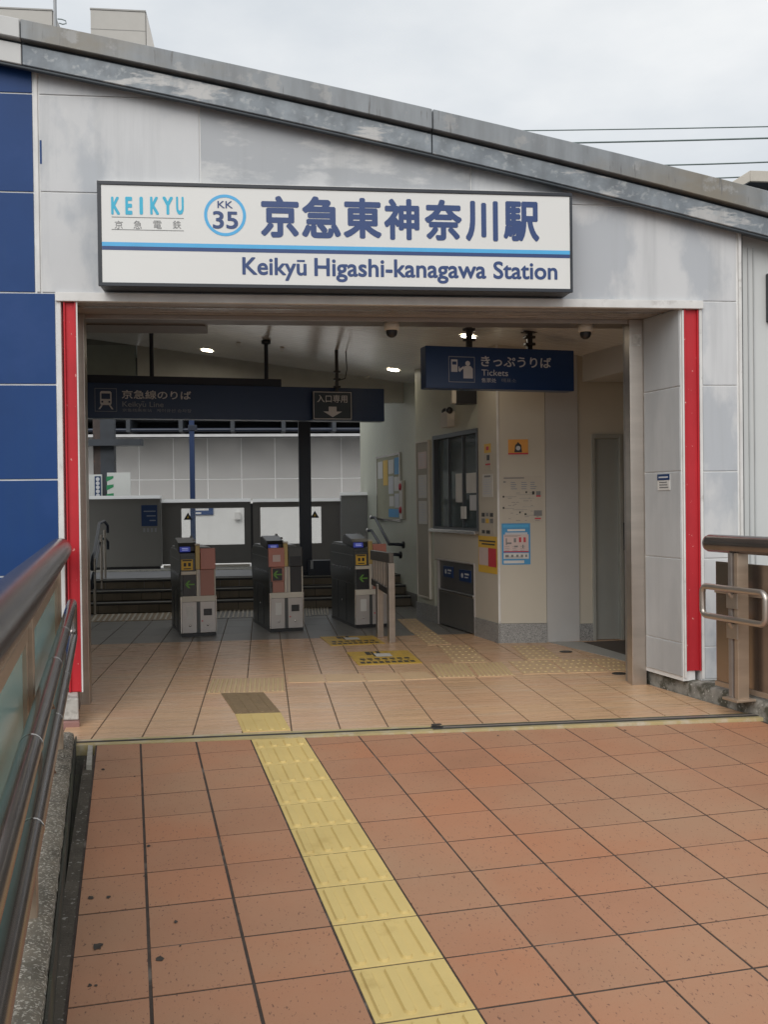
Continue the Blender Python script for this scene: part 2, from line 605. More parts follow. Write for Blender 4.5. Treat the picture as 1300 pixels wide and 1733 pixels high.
# edges of the tiled deck
EL = fl(157, 1262)
KL_dir = Vector((-math.sin(rad(9.03)), math.cos(rad(9.03)), 0))       # direction of the parapets, going in
KR = Vector((2.70, 6.80, 0))
KRn = (math.cos(rad(11.9)), math.sin(rad(11.9)))                       # right edge normal
U_L = -4.77
deck_corners = [(-1.3, TY - .01), (5.5, TY - .01), (6.5, -3.0), (.2, -3.0)]
p0, p1 = dk(U_L - .03, -7), dk(U_L - .03, 24)
base = [(p1.x, p1.y), (6.4, -3.2), (3.05, TY - .006), (p0.x + (p1.x - p0.x) * (TY - .006 - p0.y) / (p1.y - p0.y), TY - .006)]
deck = MB().plan(base, lambda x, y: deck_z(x, y) - .35, lambda x, y: deck_z(x, y) - .0022).build('deck', GROUT)
deck['kind'] = 'structure'


def chamfer_tile(m, pts, h, ch):
    """A paving piece on the deck from its outline in deck units (u, v)."""
    n = len(pts)
    cx = sum(p[0] for p in pts) / n
    cy = sum(p[1] for p in pts) / n
    ins = []
    for u, v in pts:
        du, dv = u - cx, v - cy
        ins.append((u - math.copysign(min(abs(du), ch / PIT), du), v - math.copysign(min(abs(dv), ch / PIT), dv)))
    vs = [dk(u, v, -.012) for u, v in pts] + [dk(u, v, h - ch * .6) for u, v in pts] + [dk(u, v, h) for u, v in ins]
    fs = [[2 * n + i for i in range(n)]]
    for i in range(n):
        j = (i + 1) % n
        fs += [[i, j, j + n, i + n], [i + n, j + n, j + 2 * n, i + 2 * n]]
    if (vs[2 * n + 1] - vs[2 * n]).cross(vs[2 * n + 2] - vs[2 * n + 1]).dot(DN) < 0:
        fs = [f[::-1] for f in fs]
    return m.add(vs, fs)


def deck_clip(u0, u1, v0, v1):
    pl = [dk(u0, v0), dk(u1, v0), dk(u1, v1), dk(u0, v1)]
    poly = [(p.x, p.y) for p in pl]
    poly = clip(poly, 0, 1, TY - .018)
    if len(poly) < 3:
        return None
    poly = clip(poly, KRn[0], KRn[1], KRn[0] * (KR.x - .03) + KRn[1] * KR.y)
    if len(poly) < 3:
        return None
    res = []
    for x, y in poly:
        d = Vector((x, y, deck_z(x, y))) - DO
        res.append((d.dot(DA) / PIT, d.dot(DB) / PIT))
    ar = abs(sum(res[i][0] * res[(i + 1) % len(res)][1] - res[(i + 1) % len(res)][0] * res[i][1] for i in range(len(res)))) / 2
    return res if ar > .01 else None


far_tiles = MB()
n_tile = 0
for j in range(-8, 22):
    for i in range(-5, 14):
        if i == -2:
            continue
        gl = .014 if i > -2 else .018
        u0, u1 = i + gl, i + 1 - gl
        if i == -5:
            u0 = U_L
        r = random.uniform
        pts = deck_clip(u0, u1, j + .016, j + 1 - .016)
        if not pts:
            continue
        c = dk(sum(p[0] for p in pts) / len(pts), sum(p[1] for p in pts) / len(pts))
        h = r(-.0006, .0008)
        if seen(c) or any(seen(dk(*p)) for p in pts):
            m = MB()
            chamfer_tile(m, pts, h, .0010)
            m.build('paving_tile', TERRA, deck)
            n_tile += 1
        else:
            chamfer_tile(far_tiles, pts, h, .0025)
ft = far_tiles.build('outlying_paving', TERRA, deck)
ft['kind'] = 'stuff'


def bar(m, P, ex, ey, ez, L, W, h, n=6):
    """A rounded raised bar of a tactile tile: foot outline, then a smaller top."""
    def outline(l, w):
        o = []
        for k in range(n + 1):
            a = -math.pi / 2 + math.pi * k / n
            o.append((l / 2 - w / 2 + math.cos(a) * w / 2, math.sin(a) * w / 2))
        for k in range(n + 1):
            a = math.pi / 2 + math.pi * k / n
            o.append((-l / 2 + w / 2 + math.cos(a) * w / 2, math.sin(a) * w / 2))
        return o
    a, b = outline(L, W), outline(L - h * 1.1, W - h * 1.1)
    k = len(a)
    vs = [P + ex * x + ey * y for x, y in a] + [P + ex * x + ey * y + ez * h for x, y in b]
    fs = [[k + i for i in range(k)]] + [[i, (i + 1) % k, k + (i + 1) % k, k + i] for i in range(k)]
    if ex.cross(ey).dot(ez) < 0:
        fs = [f[::-1] for f in fs]
    m.add(vs, fs)


for j in range(-7, 12):
    pts = deck_clip(-2 + .010, -1 - .010, j + .014, j + 1 - .014)
    if not pts:
        continue
    m = MB()
    chamfer_tile(m, pts, .001, .002)
    cut = max(0, .0)
    full = len(pts) == 4 and abs(min(p[1] for p in pts) - (j + .012)) < .02 and min(p[1] for p in pts) + .9 < max(p[1] for p in pts)
    vmin = max(min(p[1] for p in pts if abs(p[0] + 2) < .6), j)
    vtop = max(j + .06, sorted(p[1] for p in pts)[1] + .05 if not full else j + .06)
    for k in range(4):
        u = -2 + (k + .5) / 4
        ln = (j + .94 - vtop) * PIT
        if ln < .06:
            continue
        bar(m, dk(u, (vtop + j + .94) / 2, .001), DB, DA, DN, ln, .038, .0085)
    m.build('tactile_tile', YELLOW, deck)

# stains of chewing gum and dirt on the deck
spots = [(175, 1302, .018), (228, 1314, .011), (251, 1432, .016), (154, 1519, .018), (183, 1518, .016), (166, 1601, .030), (270, 1623, .022), (297, 1560, .012), (152, 1668, .012),
         (162, 1668, .009), (305, 1601, .007), (244, 1483, .008), (843, 1245, .010), (1058, 1236, .014), (1210, 1249, .010), (830, 1398, .006)]
st = MB()
for x, y, r in spots:
    d = ray(x, y)
    t = -(EYE - DO).dot(DN) / d.dot(DN)
    P = EYE + d * t + DN * .0025
    n = 11
    an0 = random.uniform(0, 6)
    st.add([P + (DA * math.cos(an0 + 2 * math.pi * k / n) * random.uniform(.45, 1.1) + DB * math.sin(an0 + 2 * math.pi * k / n) * random.uniform(.7, 1.7)) * r * .66 for k in range(n)], [list(range(n))])
o = st.build('gum_stain', mat('gum_stain', (.055, .045, .038), .8, var=.3, vs=60), deck)
o['kind'] = 'stuff'

# left gutter and kerb, right kerb
kd = KL_dir
kn = Vector((math.cos(rad(9.03)), math.sin(rad(9.03)), 0))           # to the right of the parapet line
KZ = .05
KE = fl(126, 1237, KZ)


def kpt(s, off):      # s metres towards the viewer from the kerb's far end, off metres to the right of its inner edge
    return KE - kd * s + kn * off


def strip(name, mt, s0, s1, o0, o1, z0, z1, parent=None, bevel=0, n=1):
    a, b, c, d = kpt(s0, o0), kpt(s1, o0), kpt(s1, o1), kpt(s0, o1)
    return MB().plan([(a.x, a.y), (b.x, b.y), (c.x, c.y), (d.x, d.y)], z0, z1).build(name, mt, parent, bevel)


def rough_kerb(name, mt, s0, s1, w, z0, z1):
    m = MB()
    n = 240
    prof = [(-w, z0), (-w, z1), (-w * .55, z1 + .004), (-.03, z1), (-.006, z1 - .010), (0, z1 - .032), (.002, z0)]
    rows = []
    for i in range(n + 1):
        s = s0 + (s1 - s0) * i / n
        row = []
        for k, (o_, z_) in enumerate(prof):
            jit = random.uniform(-.0035, .0035) if 2 <= k <= 5 else 0
            p = kpt(s, o_ + jit * .8)
            row.append((p.x, p.y, z_ + (random.uniform(-.0035, .002) if 2 <= k <= 5 else 0)))
        rows.append(row)
    k = len(prof)
    vs = [p for r_ in rows for p in r_]
    fs = []
    for i in range(n):
        for j in range(k - 1):
            fs.append([i * k + j, (i + 1) * k + j, (i + 1) * k + j + 1, i * k + j + 1][::-1])
    fs += [list(range(k)), [n * k + j for j in range(k)][::-1]]
    m.add(vs, fs, True)
    return m.build(name, mt)


lk = rough_kerb('kerb', CONC, 0, 7.4, .36, -.9, KZ)
kf = strip('inner_face', CONC_D, .0, 7.4, .0035, .012, -.9, KZ - .03, None)
kf.parent = lk
kf.location = Vector(kf.location) - Vector(lk.location)
tag(lk, 'rough exposed-aggregate concrete kerb carrying the glass parapet at the left of the deck', 'kerb')
p_e = dk(U_L, -5.6)
gut = strip('gutter', CONC_D, .0, 7.4, .013, .20, -.9, lambda x, y: deck_z(x, y) - .055)
gut['kind'] = 'structure'
# thin mortar edge between gutter and first tiles
q0, q1 = dk(U_L - .20, -5.4), dk(U_L - .20, 24)
q2, q3 = dk(U_L - .02, 24), dk(U_L - .02, -5.4)
edge = MB().plan([(q.x, q.y) for q in (q0, q1, q2, q3)], lambda x, y: deck_z(x, y) - .2, lambda x, y: deck_z(x, y) - .004).build('deck_edge', mat('edge_mortar', (.095, .08, .062), .95, var=.3, vs=8, speck=(.3, .28, .25), ss=60, st=(.62, .7), bump=.8, bs=90))
edge['kind'] = 'structure'
pp = [fl(149, 1262), fl(157, 1262), fl(155, 1296), fl(146, 1296)]
o = MB().plan([(p.x, p.y) for p in pp][::-1], -.15, .004).build('edge_stone', mat('edge_stone', (.40, .38, .33), .9, var=.15, vs=20, speck=(.12, .11, .1), ss=70, st=(.62, .68)), edge)

rkd = Vector((-KRn[1], KRn[0], 0))
rkn = Vector((KRn[0], KRn[1], 0))


def rk(s, off):
    return KR - rkd * s + rkn * off


m = MB()
n = 60
prof = [(.002, -.9), (0, .075), (.012, .098), (.10, .105), (.5, .10), (.5, -.9)]
vs, fs = [], []
for i in range(n + 1):
    for k, (o_, z_) in enumerate(prof):
        p = rk(0 + 7.0 * i / n, o_ + (random.uniform(-.007, .007) if 1 <= k <= 3 else 0))
        vs.append((p.x, p.y, z_ + (random.uniform(-.008, .006) if 1 <= k <= 3 else 0)))
kk = len(prof)
for i in range(n):
    for j in range(kk - 1):
        fs.append([i * kk + j, (i + 1) * kk + j, (i + 1) * kk + j + 1, i * kk + j + 1])
fs.append(list(range(kk)))
m.add(vs, fs, True)
tag(m.build('kerb', STONE), 'weathered stone kerb under the right jamb and the bronze parapet', 'kerb')

# ------------------------------------------------------------------ concourse floor
FX0, FX1 = -2.75, 4.2
floor = MB().plan([(-1.13, TY + .13), (2.97, TY + .13), (2.70, 6.79), (FX1, 6.80), (FX1, 12.32), (FX0, 12.32), (FX0, 6.80), (-1.22, 6.80)], -.3, -.004).build('floor', BEIGE_J)
floor['kind'] = 'structure'
GP = .2828
GX = -.702
DKY = 9.63


def floor_piece(name, mt, poly, z=0.0, ch=.0006, parent=floor):
    n = len(poly)
    cx = sum(p[0] for p in poly) / n
    cy = sum(p[1] for p in poly) / n
    ins = [(x - math.copysign(min(abs(x - cx), ch), x - cx), y - math.copysign(min(abs(y - cy), ch), y - cy)) for x, y in poly]
    vs = [(x, y, z - .006) for x, y in poly] + [(x, y, z) for x, y in ins]
    fs = [[n + i for i in range(n)]] + [[i, (i + 1) % n, n + (i + 1) % n, n + i] for i in range(n)]
    return MB().add(vs, fs).build(name, mt, parent)


nrow = int((DKY - TY) / GP) + 1
for j in range(nrow):
    for i in range(-8, 17):
        x0, x1 = GX + i * GP + .004, GX + (i + 1) * GP - .004
        y0, y1 = DKY - (j + 1) * GP + .0006, DKY - j * GP - .0006
        poly = [(x0, y0), (x1, y0), (x1, y1), (x0, y1)]
        poly = clip(poly, 0, -1, -(TY + .133))
        if len(poly) > 2 and y1 < 6.9:
            poly = clip(poly, KRn[0], KRn[1], KRn[0] * (KR.x - .012) + KRn[1] * KR.y)
            poly = clip(poly, -1, -.09, 1.18 - .09 * 6.0) if len(poly) > 2 else []
        if len(poly) < 3:
            continue
        poly = clip(poly, 1, 0, FX1 - .05)
        poly = clip(poly, -1, 0, -FX0 - .05) if len(poly) > 2 else []
        if len(poly) < 3 or max(p[1] for p in poly) - min(p[1] for p in poly) < .02 or max(p[0] for p in poly) - min(p[0] for p in poly) < .02:
            continue
        if x0 > 2.2 and y0 > 8.9:
            continue
        floor_piece('floor_tile', BEIGE_T, poly)
for j in range(5):
    for i in range(-8, 11):
        x0, x1 = GX + i * GP + .004, GX + (i + 1) * GP - .004
        y0, y1 = DKY + j * .54 + .003, DKY + (j + 1) * .54 - .003
        x0 = max(x0, FX0 + .05)
        if x1 - x0 < .04:
            continue
        floor_piece('dark_floor_tile', DARK_T, [(x0, y0), (x1, y0), (x1, min(y1, 12.3)), (x0, min(y1, 12.3))])


def tact_pad(corners, kind, nx, ny, mt=TACT_IN, mt_b=TACT_BAR, z=.0035, name='tactile_pad', along=None):
    """A tactile plate on the concourse floor from four pixel corners (far left, far right, near right, near left)."""
    A, B, C_, D = [fl(*c) for c in corners]
    m = MB()
    vs = [(p.x, p.y, z) for p in (D, C_, B, A)] + [(p.x, p.y, -.003) for p in (D, C_, B, A)]
    m.add(vs, [[0, 1, 2, 3], [0, 4, 5, 1], [1, 5, 6, 2], [2, 6, 7, 3], [3, 7, 4, 0]])
    o = m.build(name, mt, floor)
    if kind is None:
        return o
    b = MB()
    up = Vector((0, 0, 1))
    for i in range(nx):
        u = (i + .5) / nx
        T, Bm = A.lerp(B, u), D.lerp(C_, u)
        T, Bm = Vector((T.x, T.y, z)), Vector((Bm.x, Bm.y, z))
        w = (B - A).length / nx
        if kind == 'bars':
            e = (T - Bm).normalized()
            for k in range(ny):
                q = Bm.lerp(T, (k + .5) / ny)
                bar(b, q, e, up.cross(e), up, (T - Bm).length / ny * .92, w * .42, .004, 3)
        else:
            for k in range(ny):
                q = Bm.lerp(T, (k + .5) / ny)
                b.lathe(q, [(w * .27, 0), (w * .19, .004), (0, .0042)], 8)
    b.build('raised_' + kind, mt_b, o)
    return o


tact_pad([(374, 1173.5), (446, 1172), (475, 1206), (398, 1208.5)], 'bars', 4, 1, TACT_DIRT, TACT_DIRT, name='worn_tactile_tile')
tact_pad([(398, 1208.8), (475, 1206.3), (492, 1235.5), (411, 1239)], 'bars', 4, 1, YELLOW, YELLOW, name='yellow_tactile_tile')
tact_pad([(359, 1149), (420, 1148), (417.5, 1172.5), (349, 1174)], 'bars', 8, 1)
tact_pad([(421, 1148), (482, 1147), (482, 1170.5), (418.5, 1172.5)], 'bars', 8, 1)
for a, b_, c_, d_ in (((487, 1142.5), (546, 1141.5), (551, 1154), (488, 1155.5)), ((549, 1141.5), (611, 1140), (619, 1152.5), (553.5, 1154)), ((614, 1140), (672, 1138.5), (683, 1150.5), (622, 1152.5)),
                      ((675, 1138.5), (722, 1137), (738, 1148.5), (686, 1150.5))):
    tact_pad([a, b_, c_, d_], None, 0, 0, TACT_PALE, name='plain_tactile_tile')
tact_pad([(727, 1124), (788, 1122.5), (806, 1145.5), (741, 1147)], 'bars', 8, 1)
tact_pad([(792, 1122.4), (850, 1121), (872, 1143.5), (810, 1145.4)], 'bars', 8, 1)
tact_pad([(741, 1092.5), (792, 1091.5), (826, 1120.5), (768, 1122)], 'dots', 5, 6)
tact_pad([(860, 1119), (926, 1117), (957, 1139), (886, 1141)], 'dots', 6, 4)
tact_pad([(930, 1117), (992, 1115), (1030, 1137), (961, 1139)], 'dots', 6, 4)
tact_pad([(865, 1093), (917, 1092), (952, 1115.5), (893, 1117)], 'dots', 5, 6)
tact_pad([(672, 1048), (704, 1047), (732, 1068), (696, 1070)], 'dots', 4, 6)
tact_pad([(698, 1071), (734, 1069), (764, 1090), (724, 1092)], 'dots', 4, 6)
tact_pad([(996, 1115), (1040, 1114), (1072, 1135), (1034, 1137)], 'dots', 5, 4)
# tactile band at the foot of the stairs
tact_pad([(160, 1040), (300, 1036), (294, 1049), (150, 1053)], 'bars', 15, 1, TACT_DIRT, TACT_GREY, name='stair_tactile_tile')
tact_pad([(372, 1033), (430, 1031), (430, 1045), (366, 1047)], 'bars', 8, 1, DARK_T, TACT_GREY, name='stair_tactile_tile')
tact_pad([(515, 1028.5), (556, 1027.5), (558, 1041), (517, 1043)], 'bars', 8, 1, DARK_T, TACT_GREY, name='stair_tactile_tile')

# shutter track across the threshold
track = MB().plan([(-1.10, TY - .012), (3.0, TY - .012), (2.965, TY + .128), (-1.10, TY + .128)], -.25, .004).build('threshold_track', BRASS)
track['kind'] = 'structure'
MB().box(WF, -1.09, 1.00, TY + .045, TY + .075, .0045, .0065).build('track_slot', TRACK_D, track)
MB().box(WF, 1.01, 2.96, TY + .025, TY + .095, .0045, .0095).build('track_slot', TRACK_D, track)
MB().box(WF, 1.02, 2.95, TY + .045, TY + .060, .0095, .0125).build('track_rail', STEEL, track)
MB().box(WF, .955, 1.01, TY + .02, TY + .10, .0045, .011).build('track_stop', BLACK, track, .002)
o = MB().plan([(1.0 - .03, TY + .145), (1.0 + .03, TY + .15), (1.0 + .025, TY + .175), (1.0 - .03, TY + .17)], 0, .004).build('drop_bolt_plate', TRACK_D, track)

# floor plates near the lift
for x, y, r in ((958, 1103, .055), (1048, 1140, .055)):
    p = fl(x, y)
    MB().lathe((p.x, p.y, .001), [(r, 0), (r, .003), (r * .85, .005), (0, .005)], 24).build('floor_socket', TRACK_D, floor)
pp = [fl(928, 1086.5), fl(984, 1086.5), fl(1066, 1111), fl(1066, 1121)]
MB().plan([(p.x, p.y) for p in pp][::-1], -.003, .0045).build('lift_sill', mat('sill_grey', (.36, .36, .34), .5, var=.06), floor)
pp = [fl(988, 1087), fl(1075, 1083), fl(1075, 1113), fl(1066, 1111)]
MB().plan([(p.x, p.y) for p in pp][::-1], -.003, .004).build('lobby_floor', mat('lobby_floor', (.075, .060, .050), .6, var=.15), floor)

# ------------------------------------------------------------------ station building
stn = thing('station_building', 'station entrance building with white and blue panels, red door edges and a sloping metal roof', 'station', (0, FY, 0))
XL, XR = -3.6, 3.165
X_ol, X_or = at(120, 700, FY).x, at(1171, 700, FY).x         # opening edges (middle of the red trims)
LZ = 2.605                                                    # lintel underside


def roof_clip(x0, x1, z0, z1, n=8, sink=.03):
    pts = [(x0, z0), (x1, z0)]
    for k in range(n + 1):
        x = x1 + (x0 - x1) * k / n
        pts.append((x, min(z1, z_low(x) + sink)))
    return pts


def wall_block(x0, x1, z0):
    MB().poly(WF, roof_clip(x0, x1, z0, 9, 14, .06), FY + .007, FY + .30).build('wall', JOINT_W, stn)


X_w = at(97, 700, FY).x
wall_block(XL, at(106, 700, FY).x, -6.0)
wall_block(at(106, 700, FY).x + .001, at(1184, 700, FY).x - .001, LZ)
wall_block(at(1184, 700, FY).x, XR + .02, .10)

zj = [at(100, 326, FY).z, at(66, 161, FY).z]
z_l = at(150, 497, FY).z
xa, xb, xc, xd = at(66, 250, FY).x, at(338, 230, FY).x, at(797, 300, FY).x, at(1247, 450, FY).x
GAPW = .005


def panel(x0, x1, z0, z1, mt, name='wall_panel', d0=FY, d1=FY + .0065):
    pts = roof_clip(x0 + GAPW, x1 - GAPW, z0 + GAPW, z1 - GAPW)
    if max(p[1] for p in pts) - z0 < .03:
        return
    pts = [(x, max(z, z0 + GAPW)) for x, z in pts]
    MB().poly(WF, pts, d0, d1).build(name, mt, stn, .0015, 1)


for (x0, x1, mt) in ((xa, xb, PANEL), (xb, xc, PANEL_S), (xc, xd, PANEL)):
    panel(x0, x1, z_l, zj[0], mt)
    panel(x0, x1, zj[0], zj[1], mt)
    panel(x0, x1, zj[1], 9, mt)
x_rt = at(1189, 700, FY).x
zr = [at(1220, y, FY).z for y in (500, 653, 798, 945, 1094, 1158)]
zr[-1] = .108
zr[0] = z_l
for k in range(5):
    panel(x_rt, xd, zr[k + 1], zr[k], PANEL)
panel(xd + .004, xd + .034, .105, 9, TRIM, 'edge_trim', FY - .012, FY + .02)
# blue cladding, a wide column seen at the left edge and what continues beyond the frame
zb = [at(50, y, FY).z for y in (159, 326, 487, 651, 812, 975, 1136)]
zb += [zb[-1] - .59 * k for k in range(1, 10)]
zb[2] = z_l
xe1 = at(59, 400, FY).x
xe2 = at(97, 700, FY).x
for c in range(2):
    tops = [9] + zb
    for k in range(len(zb)):
        xr = xe1 if k < 3 else xe2
        if c == 0:
            panel(xr - .98, xr, zb[k], tops[k], BLUE, 'blue_panel')
        else:
            panel(XL, xr - .98, zb[k], tops[k], BLUE, 'blue_panel')
panel(xe1 + .002, xa, z_l, 9, TRIM, 'edge_trim', FY - .004, FY + .02)
panel(xe2 + .002, at(106, 700, FY).x + .004, .10, z_l, TRIM, 'edge_trim', FY - .004, FY + .02)
MB().box(WF, xa + .004, xa + .016, FY - .0012, FY - .0003, at(68, 278, FY).z, at(68, 238, FY).z).build('paint_remnant', BLUE, stn)
# the red edges of the opening
for x0, x1 in ((at(106.5, 700, FY).x + .012, at(131, 700, FY).x), (at(1159, 700, FY).x, at(1183.5, 700, FY).x)):
    m = MB().plan([(x0, FY + .012), (x1, FY + .012), (x1 - .06, FY + .30), (x0 - .06, FY + .30)], .168, LZ - .035)
    m.box(WF, x0, x0 + .010, FY - .006, FY + .0118, .168, LZ - .035)
    m.box(WF, x1 - .010, x1, FY - .006, FY + .0118, .168, LZ - .035)
    rt = m.build('red_trim', RED, stn, .003)
x_re = at(1189, 700, FY).x
MB().box(WF, at(1184, 700, FY).x + .001, x_re, FY - .006, FY + .02, .115, LZ - .03).build('edge_trim', TRIM, stn)
MB().box(WF, at(1158.5, 700, FY).x - .012, at(1158.5, 700, FY).x - .0005, FY - .004, FY + .2, .125, LZ - .04).build('edge_trim', TRIM, stn)
_x = at(131.3, 700, FY).x
MB().plan([(_x, FY - .004), (_x + .009, FY - .004), (_x - .032, FY + .2), (_x - .041, FY + .2)], .168, LZ - .03).build('edge_trim', TRIM, stn)
# plinth under the left red edge
bl = fl(106, 1238)
MB().plan([(at(104, 1200, 6.1).x, 6.10), (at(133, 1200, 6.1).x, 6.10), (at(133, 1200, 6.1).x - .09, 6.58), (at(104, 1200, 6.1).x - .09, 6.58)], .035, .166).build('plinth', mat('plinth_paint', (.50, .48, .44), .8, var=.15, vs=12, patch=(.30, .28, .25), ps=14, pt=(.5, .65), bump=.6, bs=60), stn, .008)
MB().plan([(at(102, 1200, 6.08).x, 6.07), (at(135, 1200, 6.08).x, 6.07), (at(135, 1200, 6.08).x - .10, 6.58), (at(102, 1200, 6.08).x - .1, 6.58)], -.05, .033).build('plinth', mat('plinth_base', (.30, .16, .14), .7, var=.15, vs=12), stn, .004)
MB().box(WF, at(102, 1200, 6.08).x - .02, at(135, 1230, 6.08).x, 5.74, 6.06, -.3, -.012).build('plinth', CONC_D, stn, .004)
# lintel edge, soffit and shutter box
xl0, xr0 = at(100, 500, FY).x - .02, at(1186, 500, FY).x + .01
MB().box(WF, xl0, xr0, FY - .022, FY + .02, LZ - .032, LZ + .022).build('lintel_trim', TRIM, stn, .003)
MB().box(WF, -1.30, 2.95, FY + .021, JY - .01, LZ - .018, LZ + .03).build('soffit', SOFFIT, stn)
MB().box(WF, -1.28, 2.90, FY + .20, FY + .215, LZ - .024, LZ - .0185).build('soffit_strip', STEEL_B, stn)
MB().box(WF, -1.40, 3.2, JY, JY + .02, LZ - .045, LZ + .06).build('shutter_slot', mat('slot_steel', (.42, .38, .35), .3, metal=.5), stn)
MB().box(WF, -1.40, 4.2, JY + .021, JY + .34, LZ - .02, LZ + .9).build('shutter_box', mat('shutter_box', (.17, .155, .145), .35, metal=.2, var=.06), stn)
xs_ = at(350, 560, 7.3).x
MB().box(WF, -2.7, xs_, JY + .341, JY + .66, LZ - .03, LZ + .9).build('shutter_box', mat('shutter_box_low', (.15, .14, .13), .4, metal=.2, var=.06), stn)
# jambs with guide rails
for (xa_, xb_) in ((at(1066, 900, JY).x, at(1090, 900, JY).x), (at(132, 900, JY).x, at(148.5, 900, JY).x)):
    m = MB().box(WF, xa_, xb_, JY - .03, JY + .07, -.002, LZ - .02)
    o = m.build('jamb', STEEL, stn, .003)
MB().box(WF, at(1060.5, 900, JY + .1).x, at(1066, 900, JY + .1).x, JY + .0705, JY + .14, 0, LZ - .02).build('shutter_guide', mat('guide_steel', (.30, .285, .27), .4, metal=.5), stn)
MB().box(WF, *[at(x, 580, JY - .03).x for x in (1070, 1085)], JY - .032, JY - .0305, at(1076, 586, JY - .03).z, at(1076, 566, JY - .03).z).build('torn_tape', mat('torn_tape', (.55, .55, .52), .7, var=.3, vs=30), stn)
# splayed reveal at the right
RP0 = Vector((at(1090.5, 900, JY - .03).x, JY - .03, 0))
RP1 = Vector((at(1157.5, 900, FY).x - .014, FY + .012, 0))
RF = Fr(RP0, RP1 - RP0)
RL = (RP1 - RP0).length
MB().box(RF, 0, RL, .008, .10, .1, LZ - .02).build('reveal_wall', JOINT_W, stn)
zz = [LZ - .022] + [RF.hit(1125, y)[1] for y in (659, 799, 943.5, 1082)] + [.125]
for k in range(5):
    MB().box(RF, .012, RL - .004, 0, .0075, zz[k + 1] + GAPW, zz[k] - GAPW).build('reveal_panel', PANEL_SHADED, stn, .002, 1)
MB().plan([tuple(at(132.5, 900, JY - .03).xy), (at(131, 900, FY).x - .058, FY + .31), (at(131, 900, FY).x - .2, FY + .31), (-1.45, JY - .03)], .0, LZ - .02).build('reveal_wall', STEEL, stn)
# foot of the right jamb side, closing wall to the right
MB().box(WF, RP0.x + .03, 4.4, JY + .02, JY + .10, 0, LZ + .8).build('wall', BEIGE_W, stn)

# roof: fascia bands and slab
seg_x = [XL - .4, at(36.5, 90, RY).x, at(731, 210, RY).x, 5.2]


def band(name, mt, x0, x1, zlo, zhi, d0, d1, n=10):
    xs = [x0 + (x1 - x0) * k / n for k in range(n + 1)]
    pts = [(x, zlo(x)) for x in xs] + [(x, zhi(x)) for x in reversed(xs)]
    return MB().poly(WF, pts, d0, d1).build(name, mt, stn, .004, 1)


for k in range(3):
    a, b = seg_x[k] + .003, seg_x[k + 1] - .003
    band('roof_fascia', (FASCIA_L, GALV_U, GALV_U)[k], a, b, lambda x: z_mid(x) + .006, z_top, RY - .035, RY + .03)
    band('lower_fascia', (FASCIA_L, GALV, GALV)[k], a, b, lambda x: z_low(x) + .012, lambda x: z_mid(x) - .014, RY, RY + .03)
band('fascia_backing', DARKGAP, seg_x[0], seg_x[-1], lambda x: z_low(x) - .002, lambda x: z_top(x) - .03, RY + .031, RY + .05, 20)
band('drip_edge', DARKGAP, seg_x[0], seg_x[-1], lambda x: z_low(x) - .006, lambda x: z_low(x) + .011, RY + .008, RY + .029, 20)
band('eaves_soffit', mat('eaves', (.20, .21, .22), .6, var=.08), seg_x[0], seg_x[-1], lambda x: z_low(x) + .03, lambda x: z_low(x) + .05, RY + .051, FY + .32, 20)
band('roof_slab', mat('roof_sheet', (.25, .26, .27), .6, var=.1), seg_x[0], seg_x[-1], lambda x: z_low(x) + .06, lambda x: z_top(x) - .04, RY + .052, 12.6, 20)
# outer walls behind the facade
MB().box(WF, XL, XL + .15, FY + .31, 12.5, -6.0, 4.0).build('wall', BEIGE_W, stn)
MB().box(WF, FX0 - .15, FX0, JY + .15, 12.35, -.3, 3.9).build('wall', GREEN_W, stn)
MB().box(WF, 2.35, 4.3, 12.36, 12.5, -.3, 3.3).build('wall', BEIGE_W, stn)
MB().box(WF, 4.2, 4.35, JY - .2, 12.5, -.3, 3.2).build('wall', BEIGE_W, stn)

# right of the facade: set-back cladding with a window
sw = MB().box(WF, at(1259, 700, FY + .06).x, 6.5, FY + .06, FY + .2, -1.2, 3.2).build('side_wall', SIDE_W, stn)
for xp in (1268, 1277):
    x = at(xp, 700, FY + .05).x
    MB().box(WF, x, x + .006, FY + .048, FY + .0595, .2, 3.0).build('cover_strip', mat('cover_strip', (.45, .46, .46), .5), sw)
r_ = WF.rect(1297, 464, 1360, 546, FY + .05)
MB().box(WF, r_[0], r_[0] + .5, FY + .02, FY + .0595, r_[2], r_[3]).build('window', BLACKM, stn, .004)
MB().box(WF, r_[0] + .02, r_[0] + .48, FY + .015, FY + .0198, r_[2] + .02, r_[3] - .02).build('window_pane', mat('window_pane_grey', (.36, .37, .37), .15), stn)

# ------------------------------------------------------------------ ceiling
ceil = MB()
ceil.poly(WF, [(FX0, ceil_z(FX0) + .012), (4.2, ceil_z(4.2) + .012), (4.2, ceil_z(4.2) + .03), (FX0, ceil_z(FX0) + .03)], JY + .35, 12.3)
ceil = ceil.build('ceiling', CEIL_D)
ceil['kind'] = 'structure'
y = JY + .36
cb = None
while y < 12.25:
    m = MB().poly(WF, [(FX0 + .01, ceil_z(FX0)), (4.19, ceil_z(4.19)), (4.19, ceil_z(4.19) + .0118), (FX0 + .01, ceil_z(FX0) + .0118)], y, y + .112)
    m.build('ceiling_board', CEIL, ceil)
    y += .118

# ------------------------------------------------------------------ interior right side
A_ = fl(845, 1088)
C_ = fl(707, 1044)
B_ = fl(926, 1087)
W1 = Fr(A_, A_ - C_)               # wall with the ticket office window: s is negative going in
W1L = (A_ - C_).length
wt = lambda s: ceil_z((A_ + W1.ex * s).x) + .02


def w1_box(s0, s1, d0, d1, z0, z1):
    return MB().box(W1, s0, s1, d0, d1, z0, z1)


